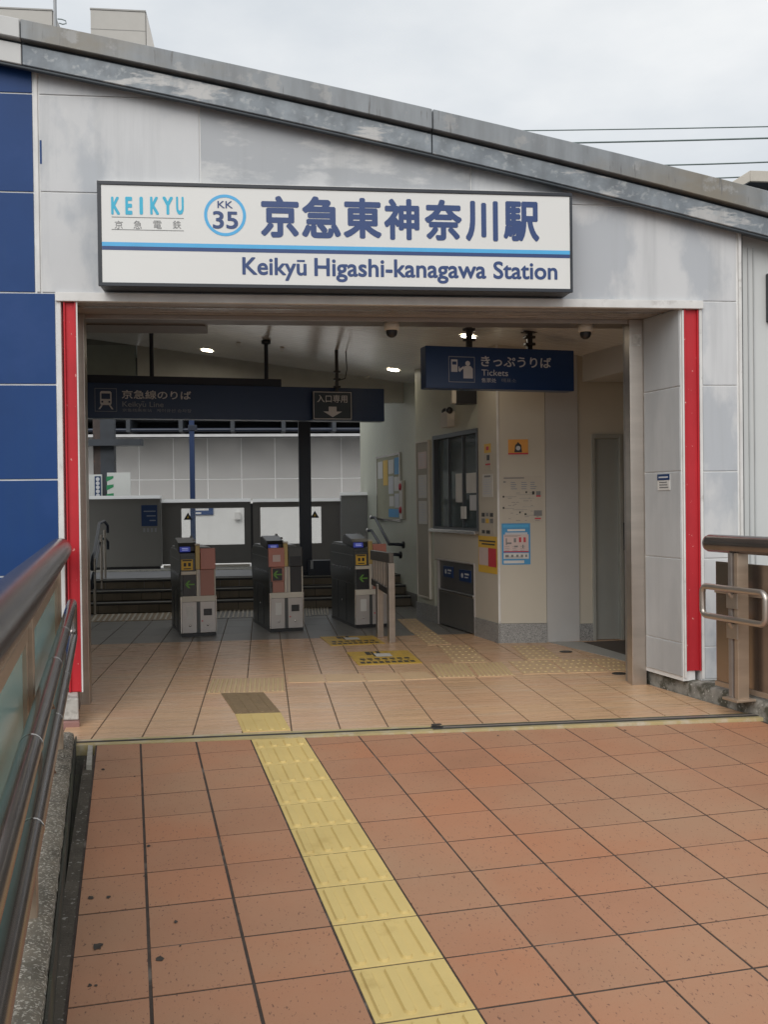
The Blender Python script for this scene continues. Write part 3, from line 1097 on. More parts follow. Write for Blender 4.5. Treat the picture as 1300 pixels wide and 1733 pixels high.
wr = W1.rect(733, 728, 811, 897)
mr = W1.rect(743.5, 948, 804, 1073)
mr = (W1.hit(743.5, 1000)[0], W1.hit(804, 1000)[0], .0, W1.hit(775, 952)[1])
ws0, ws1 = wr[0], wr[1]
wz0, wz1 = W1.hit(772, 897)[1], W1.hit(811, 724)[1]
TOPZ = 3.0
off = thing('ticket_office', 'beige ticket office with a framed window and granite skirting, right of the ticket gates', 'office', (A_.x, A_.y, 0))
w1_box(-W1L, ws0, 0, .12, .18, TOPZ).build('wall', GREEN_W, off)
w1_box(ws0, ws1, 0, .12, wz1, TOPZ).build('wall', GREEN_W, off)
w1_box(ws1, 0, 0, .12, .18, TOPZ).build('wall', BEIGE_W, off)
w1_box(mr[1], ws1 - .001, 0, .12, .18, wz0).build('wall', BEIGE_W, off)
w1_box(ws0 + .001, mr[1] - .001, 0, .12, mr[3], wz0).build('wall', BEIGE_W, off)
w1_box(-W1L, mr[0] - .02, -.012, .12, 0, .178).build('skirting', GRANITE, off)
w1_box(mr[1] + .01, 0.012, -.012, .12, 0, .178).build('skirting', GRANITE, off)
# window: frame, glass, office behind
wf = MB()
fw = .045
wf.box(W1, ws0, ws1, -.012, .07, wz1 - fw, wz1)
wf.box(W1, ws0, ws1, -.012, .07, wz0, wz0 + fw * .6)
wf.box(W1, ws0, ws0 + fw, -.012, .07, wz0 + fw * .6, wz1 - fw)
wf.box(W1, ws1 - fw * .7, ws1, -.012, .07, wz0 + fw * .6, wz1 - fw)
wm = ws0 + (ws1 - ws0) * .55
for q in (.30, .62):
    sq = ws0 + (ws1 - ws0) * q
    wf.box(W1, sq, sq + .022, .02, .06, wz0 + fw * .6, wz1 - fw)
win = wf.build('window', WINFR, off, .002, 1)
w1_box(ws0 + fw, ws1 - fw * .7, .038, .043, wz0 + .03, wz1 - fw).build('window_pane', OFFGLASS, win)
w1_box(ws0 - .02, ws1 + .02, -.06, -.013, wz0 - .03, wz0 + .004).build('window_sill', STEEL_B, win, .003)
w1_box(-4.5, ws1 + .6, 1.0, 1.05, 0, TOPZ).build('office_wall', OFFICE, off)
w1_box(ws0 - .1, ws1 + .05, .13, 1.0, wz0 - .1, wz0 - .06).build('office_desk', GATE_T, off)
for (x0, y0, x1, y1, mt_) in ((771, 802, 782, 850, PAPER), (789, 801, 809, 834, PAPER), (795, 838, 808, 864, INK_PALE)):
    rr = W1.rect(x0, y0, x1, y1, .03)
    MB().box(W1, *rr[:2], .030, .0375, *rr[2:]).build('window_notice', mt_, win)
rr = W1.rect(783, 857, 790, 878, .02)
w1_box(rr[0], rr[1], .0, .019, rr[2], rr[3]).build('window_handle', PAPER, win)
# front pillar, grey panel, lift
PF = Fr(A_, B_ - A_)
PL = (B_ - A_).length
pil = MB().box(PF, 0.001, PL, 0, .10, .18, TOPZ).build('pillar_face', BEIGE_W, off)
MB().box(PF, 0.013, PL, -.012, .1, 0, .178).build('skirting', GRANITE, off)
MB().box(PF, -.004, .016, -.006, .0, .18, TOPZ).build('corner_trim', TRIM, off)
x1_ = fl(984, 1086).x
GF = Fr((B_.x + .004, B_.y + .01, 0), (1, .02))
MB().box(GF, 0, x1_ - B_.x - .006, -.008, .08, .002, TOPZ).build('grey_panel', GREY_W, off)
LF = Fr((x1_ + .001, 8.93, 0), (1, 0))
lift = thing('lift', 'grey lift door with its frame and call panel in the recess at the right', 'lift', (x1_ + .3, 8.93, 0))
d0_ = LF.hit(1001, 800)[0]
dz = LF.hit(1020, 735)[1]
MB().box(LF, 0, d0_, 0, .1, .16, TOPZ).build('side_panel', BEIGE_W, lift)
MB().box(LF, 0, d0_, -.01, .1, 0, .158).build('skirting', GRANITE, lift)
MB().box(LF, d0_, 1.2, 0, .1, dz, TOPZ).build('header', BEIGE_W, lift)
d1_ = LF.hit(1049, 900)[0]
m = MB().box(LF, d0_, d0_ + .03, -.02, .08, 0, dz - .001)
m.box(LF, d0_ + .03, d1_, -.02, .08, dz - .04, dz - .001)
m.box(LF, d1_, d1_ + .03, -.02, .08, 0, dz - .001)
m.build('door_frame', mat('lift_frame', (.42, .43, .40), .35, metal=.3), lift, .002)
MB().box(LF, d0_ + .031, d1_ - .001, .03, .07, .004, dz - .041).build('door_leaf', LIFT, lift)
MB().box(LF, d1_ + .031, 1.2, 0, .1, 0, dz - .001).build('side_panel', LIFT, lift)
cz0, cz1 = LF.hit(1058, 931)[1], LF.hit(1058, 884)[1]
cs = LF.hit(1054, 905)[0]
cpan = MB().box(LF, cs, cs + .12, -.035, -.021, cz0, cz1).build('call_panel', BLACK, lift, .003)
MB().box(LF, cs + .015, cs + .10, -.04, -.0355, cz0 + .05, cz0 + .12).build('button_plate', STEEL_B, cpan)
# bulkhead above the lift lobby
BH = Fr(at(974, 640, 8.85), at(1062, 605, 7.4) - at(974, 640, 8.85))
bh_l = 1.8
MB().plan([(2.94, 8.85), (3.2, 7.12), (4.2, 7.12), (4.2, 8.85)], 2.40, 2.66).build('bulkhead', GREY_W, off)
# the wall section set back beyond the office, up to the platform
C2 = fl(707, 1029)
W2 = Fr(C2, Vector((.105, -1, 0)))
bw = MB().box(W2, -3.4, 0, 0, .12, .0, TOPZ).build('back_wall', GREEN_W, off)
MB().box(W2, -3.0, -.01, -.01, -.0005, .0, .17).build('skirting', DARK_T, off)
MB().plan([tuple((C_ + W1.ey * .0).xy), tuple((C_ + W1.ey * .3).xy), (C2.x + .3, C2.y), (C2.x, C2.y)], 0, TOPZ).build('wall', GREEN_W, off)
pr = W2.rect(694, 700, 703, 770)

# ticket machine in the wall
tm = thing('ticket_machine', 'dark steel ticket machine with two blue labels set into the wall below the office window', 'machine', (W1.w((mr[0] + mr[1]) / 2, 0, 0)))
w1_box(mr[0], mr[1], -.006, .30, 0.012, mr[3] - .30).build('lower_door', mat('machine_door', (.16, .16, .155), .4, metal=.5, var=.06), tm, .003)
w1_box(mr[0], mr[1], .01, .30, mr[3] - .298, mr[3] - .002).build('control_panel', mat('machine_panel', (.12, .12, .12), .35, metal=.4), tm, .003)
m = w1_box(mr[0] - .018, mr[0] - .001, -.014, .1, .0, mr[3] + .016)
m.box(W1, mr[1] + .001, mr[1] + .009, -.014, .1, .0, mr[3] + .016)
m.box(W1, mr[0], mr[1], -.014, .1, mr[3], mr[3] + .016)
m.build('frame', GATE_G, tm, .002)
w1_box(mr[0] + .02, mr[1] - .02, -.012, .009, mr[3] - .33, mr[3] - .302).build('coin_tray', STEEL_B, tm, .004)
for x0, y0, x1, y1 in ((751, 957, 767, 978), (778, 963, 797, 986)):
    rr = W1.rect(x0, y0, x1, y1, .005)
    lb = w1_box(rr[0], rr[1], .0, .0095, rr[2], rr[3]).build('label_plate', NAVY2, tm)
    w_, h_ = rr[1] - rr[0], rr[3] - rr[2]
    p = MB()
    c = W1.w(rr[0] + w_ * .28, -.0012, rr[2] + h_ * .5)
    p.lathe(c, [(0, 0), (h_ * .22, 0)], 12, axis=W1.ey)
    p.quad(W1, rr[0] + w_ * .5, rr[0] + w_ * .88, rr[2] + h_ * .58, rr[2] + h_ * .72, -.0012)
    p.quad(W1, rr[0] + w_ * .5, rr[0] + w_ * .80, rr[2] + h_ * .34, rr[2] + h_ * .42, -.0012)
    p.build('print', INK_PALE, lb)


# ------------------------------------------------------------------ posters and notices
def poster(name, label, cat, fr, px, col, marks=(), d=0, th=.004, group=None):
    """A sheet on a wall from its pixel rectangle; marks are (x0, y0, x1, y1, material) as fractions from the top left."""
    s0, s1, z0, z1 = fr.rect(*px, d)
    t = thing(name, label, cat, fr.w((s0 + s1) / 2, d - th, z0), group)
    MB().box(fr, s0, s1, d - th, d - .0006, z0, z1).build('sheet', col, t)
    by = {}
    for a, b, c, e, mt in marks:
        by.setdefault(mt.name, (mt, []))[1].append((a, b, c, e))
    for k, (nm, (mt, rs)) in enumerate(by.items()):
        m = MB()
        for a, b, c, e in rs:
            m.quad(fr, s0 + (s1 - s0) * a, s0 + (s1 - s0) * c, z1 - (z1 - z0) * e, z1 - (z1 - z0) * b, d - th - .0008 - .0006 * k)
        m.build('print', mt, t)
    return t, (s0, s1, z0, z1)


def lines(x0, y0, x1, y1, n, mt, fill=.5):
    out = []
    for k in range(n):
        y_ = y0 + (y1 - y0) * (k + .25) / n
        out.append((x0, y_, x0 + (x1 - x0) * random.uniform(.6, 1), y_ + (y1 - y0) / n * fill, mt))
    return out


t, (s0, s1, z0, z1) = poster('notice_sheet', 'small orange sheet with a dark train front printed on it, high on the pillar', 'notice', PF, (860, 744, 894, 769), ORANGE,
                             [(.0, .90, 1, 1, RED_P)])
m = MB()
cxs, czs, rr_ = (s0 + s1) / 2, (z0 + z1) / 2, (z1 - z0)
m.flat(PF, [(cxs - rr_ * .26, z0 + rr_ * .14), (cxs + rr_ * .26, z0 + rr_ * .14), (cxs + rr_ * .20, z0 + rr_ * .62), (cxs + rr_ * .05, z0 + rr_ * .76), (cxs, z0 + rr_ * .84), (cxs - rr_ * .05, z0 + rr_ * .76), (cxs - rr_ * .20, z0 + rr_ * .62)], -.0062)
m.build('print', INK_B, t)
MB().lathe(PF.w(cxs, -.0066, z0 + rr_ * .42), [(0, 0), (rr_ * .15, 0)], 14, axis=PF.ey).build('print', INK_PALE, t)
mk = [(.05, .03, .55, .055, INK_G), (.04, .11, .10, .14, INK_G)]
for cx_ in (.22, .48, .70):
    mk += lines(cx_, .12, cx_ + .16, .30, 4, INK_DIM, .35)
mk += [(.02, .42, .06, .46, INK_B), (.05, .44, .36, .447, INK_G), (.34, .40, .78, .405, INK_G), (.58, .33, .62, .37, INK_B), (.74, .33, .80, .40, INK_B), (.84, .33, .95, .42, INK_G), (.84, .42, .95, .45, RED_P),
       (.02, .66, .06, .70, INK_B), (.05, .69, .30, .697, INK_G), (.26, .72, .62, .727, INK_G), (.60, .84, .86, .847, INK_G), (.42, .76, .46, .80, INK_B), (.55, .80, .60, .84, INK_B), (.78, .74, .98, .86, INK_G), (.80, .90, .95, .93, RED_P),
       (.42, .48, .80, .485, INK_DIM), (.5, .66, .8, .665, INK_DIM)]
for k in range(26):
    u_, v_ = random.uniform(.05, .85), random.choice((.36, .39, .47, .50, .53, .56, .60, .63, .75, .79, .82, .87, .91, .95))
    mk.append((u_, v_, u_ + random.uniform(.04, .12), v_ + .009, INK_G))
poster('notice_sheet', 'large cream route and fare sheet with small diagrams in the middle of the pillar', 'notice', PF, (849, 806, 919, 884), PAPER_D, mk)
mk = [(.05, .03, .95, .10, INK_SKY), (.20, .14, .82, .19, INK_W), (.12, .22, .9, .27, INK_PALE), (.06, .27, .94, .67, PINK_P), (.06, .72, .94, .86, PAPER), (.06, .90, .78, .97, PAPER), (.06, .675, .94, .70, RED_P),
      (.14, .36, .18, .52, INK_G), (.18, .46, .34, .50, INK_G), (.42, .36, .50, .46, INK_G), (.60, .34, .68, .46, RED_P), (.76, .34, .84, .46, RED_P), (.44, .54, .56, .58, INK_G), (.72, .52, .76, .60, INK_G),
      (.12, .76, .24, .82, INK_G), (.32, .76, .40, .82, INK_G), (.50, .76, .58, .82, INK_G), (.66, .76, .74, .82, INK_G), (.82, .76, .88, .82, INK_G)]
for k in range(9):
    mk += lines(.10 + .27 * (k % 3), .545 + .05 * (k // 3), .30 + .27 * (k % 3), .575 + .05 * (k // 3), 2, INK_G, .3)
mk += lines(.10, .80, .92, .855, 2, INK_G, .3) + lines(.10, .285, .7, .33, 2, INK_G, .3) + [(.10, .915, .6, .95, INK_SKY)]
poster('safety_poster', 'light blue poster with pink and white panels on the lower pillar', 'poster', PF, (849, 886, 898, 955), SKY_P, mk)
poster('warning_poster', 'orange poster with a red block, on the office wall beside the ticket machine', 'poster', W1, (810, 906, 842, 972), YEL_P,
       [(.06, .12, .94, .16, INK_B), (.2, .2, .9, .24, INK_B), (.04, .32, .55, .80, PINK_P), (.56, .32, .98, .82, RED_P), (.36, .58, .54, .76, INK_B), (.6, .40, .9, .43, PINK_P), (.6, .5, .9, .53, PINK_P), (.6, .6, .9, .63, PINK_P)])
poster('notice_sheet', 'pale strip of pictogram squares above the orange and red poster', 'notice', W1, (815, 866, 837, 905), PAPER_D,
       [(.05, .05, .3, .22, INK_B), (.4, .05, .6, .2, INK_G), (.7, .05, .95, .22, INK_B), (.05, .3, .3, .5, INK_G), (.38, .3, .62, .5, YEL_P), (.7, .3, .95, .5, INK_G), (.05, .82, .3, .97, INK_B), (.4, .82, .7, .97, INK_B)])
poster('notice_sheet', 'curling white text sheet on the office wall right of the window', 'notice', W1, (817, 803, 835, 841), PAPER, [(.2, .06, .8, .14, INK_G)] + lines(.1, .2, .9, .9, 7, INK_PALE))
poster('notice_sheet', 'narrow tall notice with a yellow top, highest beside the office window', 'notice', W1, (820, 752, 832, 796), PAPER_D, [(0, 0, 1, .34, YEL_P), (.3, .1, .7, .24, RED_P), (.4, .42, .8, .62, INK_B), (.2, .74, .9, .8, RED_P)])
# tall framed board by the window
bs0, bz1 = W1.hit(708, 751)
bs1 = W1.hit(727, 748)[0]
bz0 = W1.hit(727, 1010)[1]
t = thing('information_board', 'tall narrow framed board with two white sheets left of the office window', 'board', W1.w((bs0 + bs1) / 2, 0, bz0))
w1_box(bs0, bs1, -.02, -.0006, bz0, bz1).build('backing', mat('board_tan', (.36, .33, .27), .6, var=.04), t)
m = w1_box(bs0 - .02, bs0, -.028, -.0006, bz0 - .02, bz1 + .02)
m.box(W1, bs1, bs1 + .02, -.028, -.0006, bz0 - .02, bz1 + .02)
m.box(W1, bs0, bs1, -.028, -.0006, bz1, bz1 + .02)
m.box(W1, bs0, bs1, -.028, -.0006, bz0 - .02, bz0)
m.build('frame', PLASTIC_C, t, .002)
bw_, bh_ = bs1 - bs0, bz1 - bz0
for k, (a, b, mt_) in enumerate(((.06, .17, PINK_P), (.21, .36, PAPER), (.38, .53, PAPER))):
    sh = MB().box(W1, bs0 + bw_ * .14, bs1 - bw_ * .12, -.023, -.0205, bz1 - bh_ * b, bz1 - bh_ * a).build('sheet', mt_, t)
    p = MB()
    for q in lines(.1, .1, .9, .9, 7, INK_G, .3):
        zt_, hh = bz1 - bh_ * a, bh_ * (b - a)
        p.quad(W1, bs0 + bw_ * (.16 + .7 * q[0]), bs0 + bw_ * (.16 + .7 * q[2]), zt_ - hh * q[3], zt_ - hh * q[1], -.0236)
    p.build('print', INK_PALE, sh)

# notice board on the set-back wall, call point
ns0, ns1 = W2.hit(641, 800)[0], W2.hit(679, 800)[0]
nz1, nz0 = W2.hit(679, 769)[1], W2.hit(679, 879)[1]
t = thing('notice_board', 'aluminium framed notice board covered in leaflets on the far green wall', 'board', W2.w((ns0 + ns1) / 2, 0, nz0))
MB().box(W2, ns0, ns1, -.02, -.0006, nz0, nz1).build('backing', mat('board_olive', (.36, .35, .25), .7, var=.05), t)
m = MB().box(W2, ns0 - .03, ns0, -.03, -.0006, nz0 - .03, nz1 + .03)
m.box(W2, ns1, ns1 + .03, -.03, -.0006, nz0 - .03, nz1 + .03)
m.box(W2, ns0, ns1, -.03, -.0006, nz1, nz1 + .03)
m.box(W2, ns0, ns1, -.03, -.0006, nz0 - .03, nz0)
m.build('frame', STEEL_B, t, .002)
nw, nh = ns1 - ns0, nz1 - nz0
for (a, b, c, e, mt_) in ((.04, .06, .26, .34, PAPER), (.29, .05, .50, .46, YEL_P), (.53, .06, .76, .28, PAPER), (.79, .04, .97, .30, SKY_P), (.53, .32, .74, .60, INK_PALE), (.77, .34, .96, .56, PAPER), (.56, .64, .76, .80, PAPER),
                          (.79, .60, .97, .82, INK_PALE), (.52, .84, .95, .97, SKY_P)):
    MB().box(W2, ns0 + nw * a, ns0 + nw * c, -.0235, -.0205, nz1 - nh * e, nz1 - nh * b).build('leaflet', mt_, t)
for (x, y, lab) in ((682.5, 824, 'x'),):
    s_, z_ = W2.hit(x, y)
    t = thing('fire_call_point', 'narrow pale box with two round red fire buttons right of the notice board', 'fire alarm', W2.w(s_, 0, z_ - .4))
    MB().box(W2, s_ - .06, s_ + .10, -.04, -.0006, z_ - .42, z_ + .08).build('housing', PLASTIC_C, t, .006)
    MB().lathe(W2.w(s_ + .01, -.041, z_), [(0, -.02), (.035, -.018), (.05, 0)], 18, axis=W2.ey).build('button', RED_P, t)
    MB().lathe(W2.w(s_ + .01, -.041, z_ - .30), [(0, -.02), (.035, -.018), (.05, 0)], 18, axis=W2.ey).build('button', RED_P, t)
# plate on the splayed reveal
s0, s1, z0, z1 = RF.rect(1114, 803, 1135, 829)
t = thing('notice_plate', 'small plate, navy above white, fixed to the grey reveal panel at the right jamb', 'sign', RF.w((s0 + s1) / 2, 0, z0))
MB().box(RF, s0, s1, -.005, -.0006, z0, z1).build('plate', PAPER, t)
h_ = z1 - z0
MB().box(RF, s0, s1, -.0068, -.0052, z1 - h_ * .38, z1).build('heading', NAVY2, t)
p = MB()
p.quad(RF, s0 + (s1 - s0) * .12, s1 - (s1 - s0) * .12, z1 - h_ * .24, z1 - h_ * .15, -.0072)
p.build('print', INK_PALE, t)
p = MB()
for k in range(3):
    p.quad(RF, s0 + (s1 - s0) * .15, s1 - (s1 - s0) * (.12 + .06 * k), z0 + h_ * (.12 + .16 * k), z0 + h_ * (.20 + .16 * k), -.0056)
p.build('print', INK_G, t)

# emergency light on the office wall; monitor under the ceiling
s_, z_ = W1.hit(765, 707)
t = thing('emergency_light', 'cream emergency light box with two small lamps above the office window', 'light', W1.w(s_, 0, z_ - .1))
w1_box(s_ - .09, s_ + .09, -.09, -.0006, z_ - .10, z_ + .06).build('housing', PLASTIC_C, t, .008)
for k in (-1, 1):
    MB().lathe(W1.w(s_ + .06 * k, -.06, z_ + .066), [(.0, -.015), (.03, -.012), (.036, .03), (.028, .05), (0, .05)], 14, axis=W1.ex).build('lamp_head', BLACK, t)
p = at(798, 668, 9.4)
t = thing('ceiling_monitor', 'dark ceiling monitor between two white brackets just below the ticket sign', 'monitor', (p.x, 9.4, p.z - .06))
MB().box(WF, p.x - .14, p.x + .14, 9.40, 9.52, p.z - .09, p.z + .04).build('screen_housing', BLACK, t, .005)
for k in (-1, 1):
    MB().box(WF, p.x + k * .165 - .022, p.x + k * .165 + .022, 9.42, 9.50, p.z - .08, p.z + .08).build('bracket', GATE_W, t, .003)
MB().box(WF, p.x - .02, p.x + .02, 9.44, 9.48, p.z + .042, ceil_z(p.x)).build('hanger', BLACK, t)

# ------------------------------------------------------------------ station name sign
SY = FY - .19
fx0, fz1 = at(164, 309, SY).x, at(164, 309, SY).z
fx1 = at(968, 325, SY).x
fz0 = at(966, 494, SY).z
fz1 = (at(164, 308, SY).z + at(967, 326, SY).z) / 2
fz0 = (at(168, 487, SY).z + at(966, 493, SY).z) / 2
sign = thing('station_sign', 'large white station name sign with navy lettering and a blue stripe on the facade', 'sign', ((fx0 + fx1) / 2, SY, fz0))
MB().box(WF, fx0 + .004, fx1 - .004, SY + .012, FY - .006, fz0 + .004, fz1 - .004).build('casing', BLACKM, sign, .004)
bt = .022
m = MB().box(WF, fx0, fx1, SY - .006, SY + .0118, fz1 - bt, fz1)
m.box(WF, fx0, fx1, SY - .006, SY + .0118, fz0, fz0 + bt)
m.box(WF, fx0, fx0 + bt, SY - .006, SY + .0118, fz0 + bt, fz1 - bt)
m.box(WF, fx1 - bt * .7, fx1, SY - .006, SY + .0118, fz0 + bt, fz1 - bt)
m.build('frame', BLACKM, sign, .002)
MB().box(WF, fx0 + bt + .001, fx1 - bt * .7 - .001, SY, SY + .0115, fz0 + bt + .001, fz1 - bt - .001).build('face', WHITE_P, sign)
MB().box(WF, fx0 - .02, fx1 + .01, FY - .03, FY - .001, fz1 + .004, fz1 + .055).build('flashing', TRIM, sign, .003)
SF = Fr((0, SY, 0), (1, 0))
hx = lambda x, y: SF.hit(x, y)


def srect(x0, yt, x1, yb):     # a rectangle of the sign's face from the pixel columns and the rows at its middle
    xm = (x0 + x1) / 2
    return hx(x0, (yt + yb) / 2)[0], hx(x1, (yt + yb) / 2)[0], hx(xm, yb)[1], hx(xm, yt)[1]


stz0, stz1, stz2 = hx(168, 423)[1], hx(168, 416.5)[1], hx(168, 410)[1]
stz0, stz1, stz2 = [(hx(168, a)[1] + hx(964, b)[1]) / 2 for a, b in ((423.5, 437), (416.8, 431), (410, 424.5))]
MB().quad(WF, fx0 + bt + .002, fx1 - bt * .7 - .002, stz1, stz2, SY - .0012).build('stripe', INK_SKY, sign)
MB().quad(WF, fx0 + bt + .002, fx1 - bt * .7 - .002, stz0, stz1 - .0003, SY - .0012).build('stripe', INK_N, sign)
for k, ch in enumerate('KEIKYU'):
    xs = (188, 212, 236, 254, 275, 298)[k], (203, 224, 242, 269, 293, 311)[k]
    text('lettering', ch, SF, srect(xs[0], 333.5, xs[1], 364), -.0015, INK_CY, sign, .045 if ch != 'I' else .06)
for k, ch in enumerate('京急電鉄'):
    x = (194, 226, 259.5, 292.5)[k]
    text('lettering', ch, SF, srect(x, 374, x + 14, 388), -.0015, INK_G, sign, .0)
for yy in (368.5, 389.5):
    a = srect(189, yy, 311, yy + 1)
    MB().quad(SF, a[0], a[1], a[2], a[3], -.0015).build('rule', INK_G, sign)
cc = hx(381, 365)
rad_o = (hx(416, 365)[0] - hx(345, 365)[0]) / 2
MB().lathe(SF.w(cc[0], -.0015, cc[1]), [(rad_o * .855, 0), (rad_o, 0)], 48, axis=-SF.ey).build('ring', INK_SKY, sign)
text('lettering', 'KK', SF, srect(368, 341, 394, 353), -.0018, INK_N, sign, .012)
text('lettering', '35', SF, srect(360, 358, 403, 388), -.0018, INK_N, sign, .022)
chs = '京急東神奈川駅'
xs0 = (441, 510.5, 581, 650, 718.5, 788, 852)
xs1 = (506, 577, 646, 710, 782, 843, 913)
for k, ch in enumerate(chs):
    yt = (332, 333, 335.5, 337, 338.5, 340.5, 341.5)[k]
    yb = (403, 404, 404.5, 407, 408, 409.5, 409.5)[k]
    text('lettering', ch, SF, srect(xs0[k], yt, xs1[k], yb), -.0015, INK_N, sign, .037)
for wd, x0, y0, x1, y1 in (('Keikyu', 410, 436.5, 519, 475.5), ('Higashi-kanagawa', 532, 439.5, 823, 479.5), ('Station', 835, 443.5, 943.5, 473.5)):
    text('lettering', wd, SF, srect(x0, y0, x1, y1), -.0015, INK_N, sign, .023)
a = srect(502.5, 440.5, 516, 443.8)
MB().quad(SF, a[0], a[1], a[2], a[3], -.0015).build('macron', INK_N, sign)


# ------------------------------------------------------------------ hanging signs
def picto_frame(fr, rect, d, mt, parent, t=.006):
    s0, s1, z0, z1 = rect
    m = MB()
    m.quad(fr, s0, s1, z1 - t, z1, d)
    m.quad(fr, s0, s1, z0, z0 + t, d)
    m.quad(fr, s0, s0 + t, z0 + t, z1 - t, d)
    m.quad(fr, s1 - t, s1, z0 + t, z1 - t, d)
    return m.build('pictogram_border', mt, parent)


# tickets
GD = (math.cos(rad(9.5)), math.sin(rad(9.5)))       # the station grid is turned from the facade
TF = Fr(at(846, 625, 8.05), GD)
TF.P.z = 0
a0, a1 = TF.hit(721, 625)[0], TF.hit(972, 625)[0]
tz1 = (TF.hit(721, 589)[1] + TF.hit(972, 589.5)[1]) / 2
tz0 = (TF.hit(721, 661)[1] + TF.hit(972, 658)[1]) / 2
t = thing('ticket_sign', 'blue hanging sign with the ticket pictogram and white lettering near the right camera', 'sign', TF.w((a0 + a1) / 2, 0, tz0))
MB().box(TF, a0, a1, 0, .14, tz0, tz1).build('casing', NAVY2, t, .006)
for px_ in (794, 896):
    s_ = TF.hit(px_, 580, .07)[0]
    top = ceil_z(TF.w(s_, .07, 0).x)
    hg = MB().box(TF, s_ - .022, s_ + .022, .05, .09, tz1 + .001, top).build('hanger', BLACK, t, .003)
    m = MB()
    for q in (.25, .62):
        m.box(TF, s_ - .045, s_ + .045, .042, .098, tz1 + (top - tz1) * q, tz1 + (top - tz1) * q + .022)
    m.box(TF, s_ - .06, s_ + .06, .03, .11, top - .012, top - .001)
    m.build('clamp', BLACK, hg, .002)
pf = TF.rect(759, 603, 804, 648)
picto_frame(TF, pf, -.0012, INK_DIM, t)
w_, h_ = pf[1] - pf[0], pf[3] - pf[2]
L_ = lambda x, y: (pf[0] + w_ * x, pf[2] + h_ * y)
p = MB()
p.flat(TF, [L_(.10, .40), (L_(.34, .40)), L_(.34, .88), L_(.10, .88)], -.0012)
p.flat(TF, [L_(.56, .16), L_(.92, .16), L_(.92, .54), L_(.84, .64), L_(.62, .64), L_(.56, .54)], -.0012)
c = TF.w(*[(L_(.73, .74))[0], -.0012, (L_(.73, .74))[1]])
p.lathe(c, [(0, 0), (h_ * .10, 0)], 14, axis=-TF.ey)
p.flat(TF, [L_(.42, .52), L_(.47, .46), L_(.58, .56), L_(.58, .64), L_(.52, .60)], -.0012)
p.flat(TF, [L_(.38, .44), L_(.43, .40), L_(.48, .47), L_(.43, .52), L_(.41, .62), L_(.38, .60)], -.0012)
p.build('pictogram', INK_PALE, t)
p = MB().flat(TF, [L_(.14, .68), L_(.30, .68), L_(.30, .80), L_(.14, .80)], -.0018)
p.build('pictogram', NAVY2, t)
text('lettering', 'きっぷうりば', TF, TF.rect(814, 602, 933, 623.5), -.0012, INK_PALE, t, .016)
text('lettering', 'Tickets', TF, TF.rect(815, 625.5, 860, 637), -.0012, INK_PALE, t, .006)
text('lettering', '售票处', TF, TF.rect(815, 640, 840, 648), -.0012, INK_PALE, t)
text('lettering', '매표소', TF, TF.rect(849, 640.5, 874, 648), -.0012, INK_DIM, t)

# the long line sign over the gates
LFm = Fr(at(650, 680, 10.7), GD)
LFm.P.z = 0
s1_ = LFm.hit(650.5, 680)[0]
s0_ = s1_ - 3.9
lz0 = (LFm.hit(160, 708.5)[1] + LFm.hit(645, 712.5)[1]) / 2
lz1 = LFm.hit(640, 658)[1]
lz2 = LFm.hit(160, 634)[1]
t = thing('line_sign', 'long dark navy overhead sign with the train pictogram above the ticket gates', 'sign', LFm.w((s0_ + s1_) / 2, 0, lz0))
MB().box(LFm, s0_, s1_, 0, .16, lz0, lz1).build('casing', NAVY, t, .004)
sm_ = LFm.hit(477, 650)[0]
MB().box(LFm, s0_, sm_, .02, .16, lz1 + .001, lz2).build('upper_casing', NAVY_ST, t, .004)
for px_, yt in ((257, 570), (451, 600)):
    s_ = LFm.hit(px_, 640, .05)[0]
    q = LFm.w(s_, .05, 0)
    MB().tube([(q.x, q.y, lz2), (q.x, q.y, ceil_z(q.x))], .022, 12).build('hanger', NAVY_ST, t)
    MB().lathe((q.x, q.y, ceil_z(q.x) - .05), [(.024, 0), (.05, .01), (.05, .045), (0, .046)], 16).build('hanger_cap', NAVY_ST, t)
pf = LFm.rect(160, 657, 198, 697)
picto_frame(LFm, pf, -.0012, INK_DIM, t, .005)
w_, h_ = pf[1] - pf[0], pf[3] - pf[2]
p = MB()
p.flat(LFm, [L_(.24, .36), L_(.28, .28), L_(.72, .28), L_(.76, .36), L_(.76, .82), L_(.70, .88), L_(.30, .88), L_(.24, .82)], -.0012)
p.flat(LFm, [L_(.36, .27), L_(.28, .27), L_(.16, .10), L_(.24, .10)], -.0012)
p.flat(LFm, [L_(.72, .27), L_(.64, .27), L_(.76, .10), L_(.84, .10)], -.0012)
p.build('pictogram', INK_PALE, t)
p = MB()
p.flat(LFm, [L_(.30, .54), L_(.70, .54), L_(.70, .78), L_(.30, .78)], -.0018)
for xx in (.34, .66):
    p.lathe(LFm.w(L_(xx, .42)[0], -.0018, L_(xx, .42)[1]), [(0, 0), (h_ * .045, 0)], 10, axis=-LFm.ey)
p.build('pictogram', NAVY, t)
text('lettering', '京急線のりば', LFm, LFm.rect(206, 660, 323.5, 677), -.0012, INK_PALE, t, .014)
text('lettering', 'Keikyu Line', LFm, LFm.rect(207, 679.5, 277, 692.2), -.0012, INK_DIM, t, .006)
a = LFm.rect(239.5, 679.6, 244.5, 680.8)
MB().quad(LFm, *a, -.0012).build('macron', INK_DIM, t)
text('lettering', '京急线乘车站', LFm, LFm.rect(207, 691.5, 257, 697.5), -.0012, INK_DIM, t)
text('lettering', '케이큐선 승차장', LFm, LFm.rect(265, 692, 324, 698.5), -.0012, INK_DIM, t)

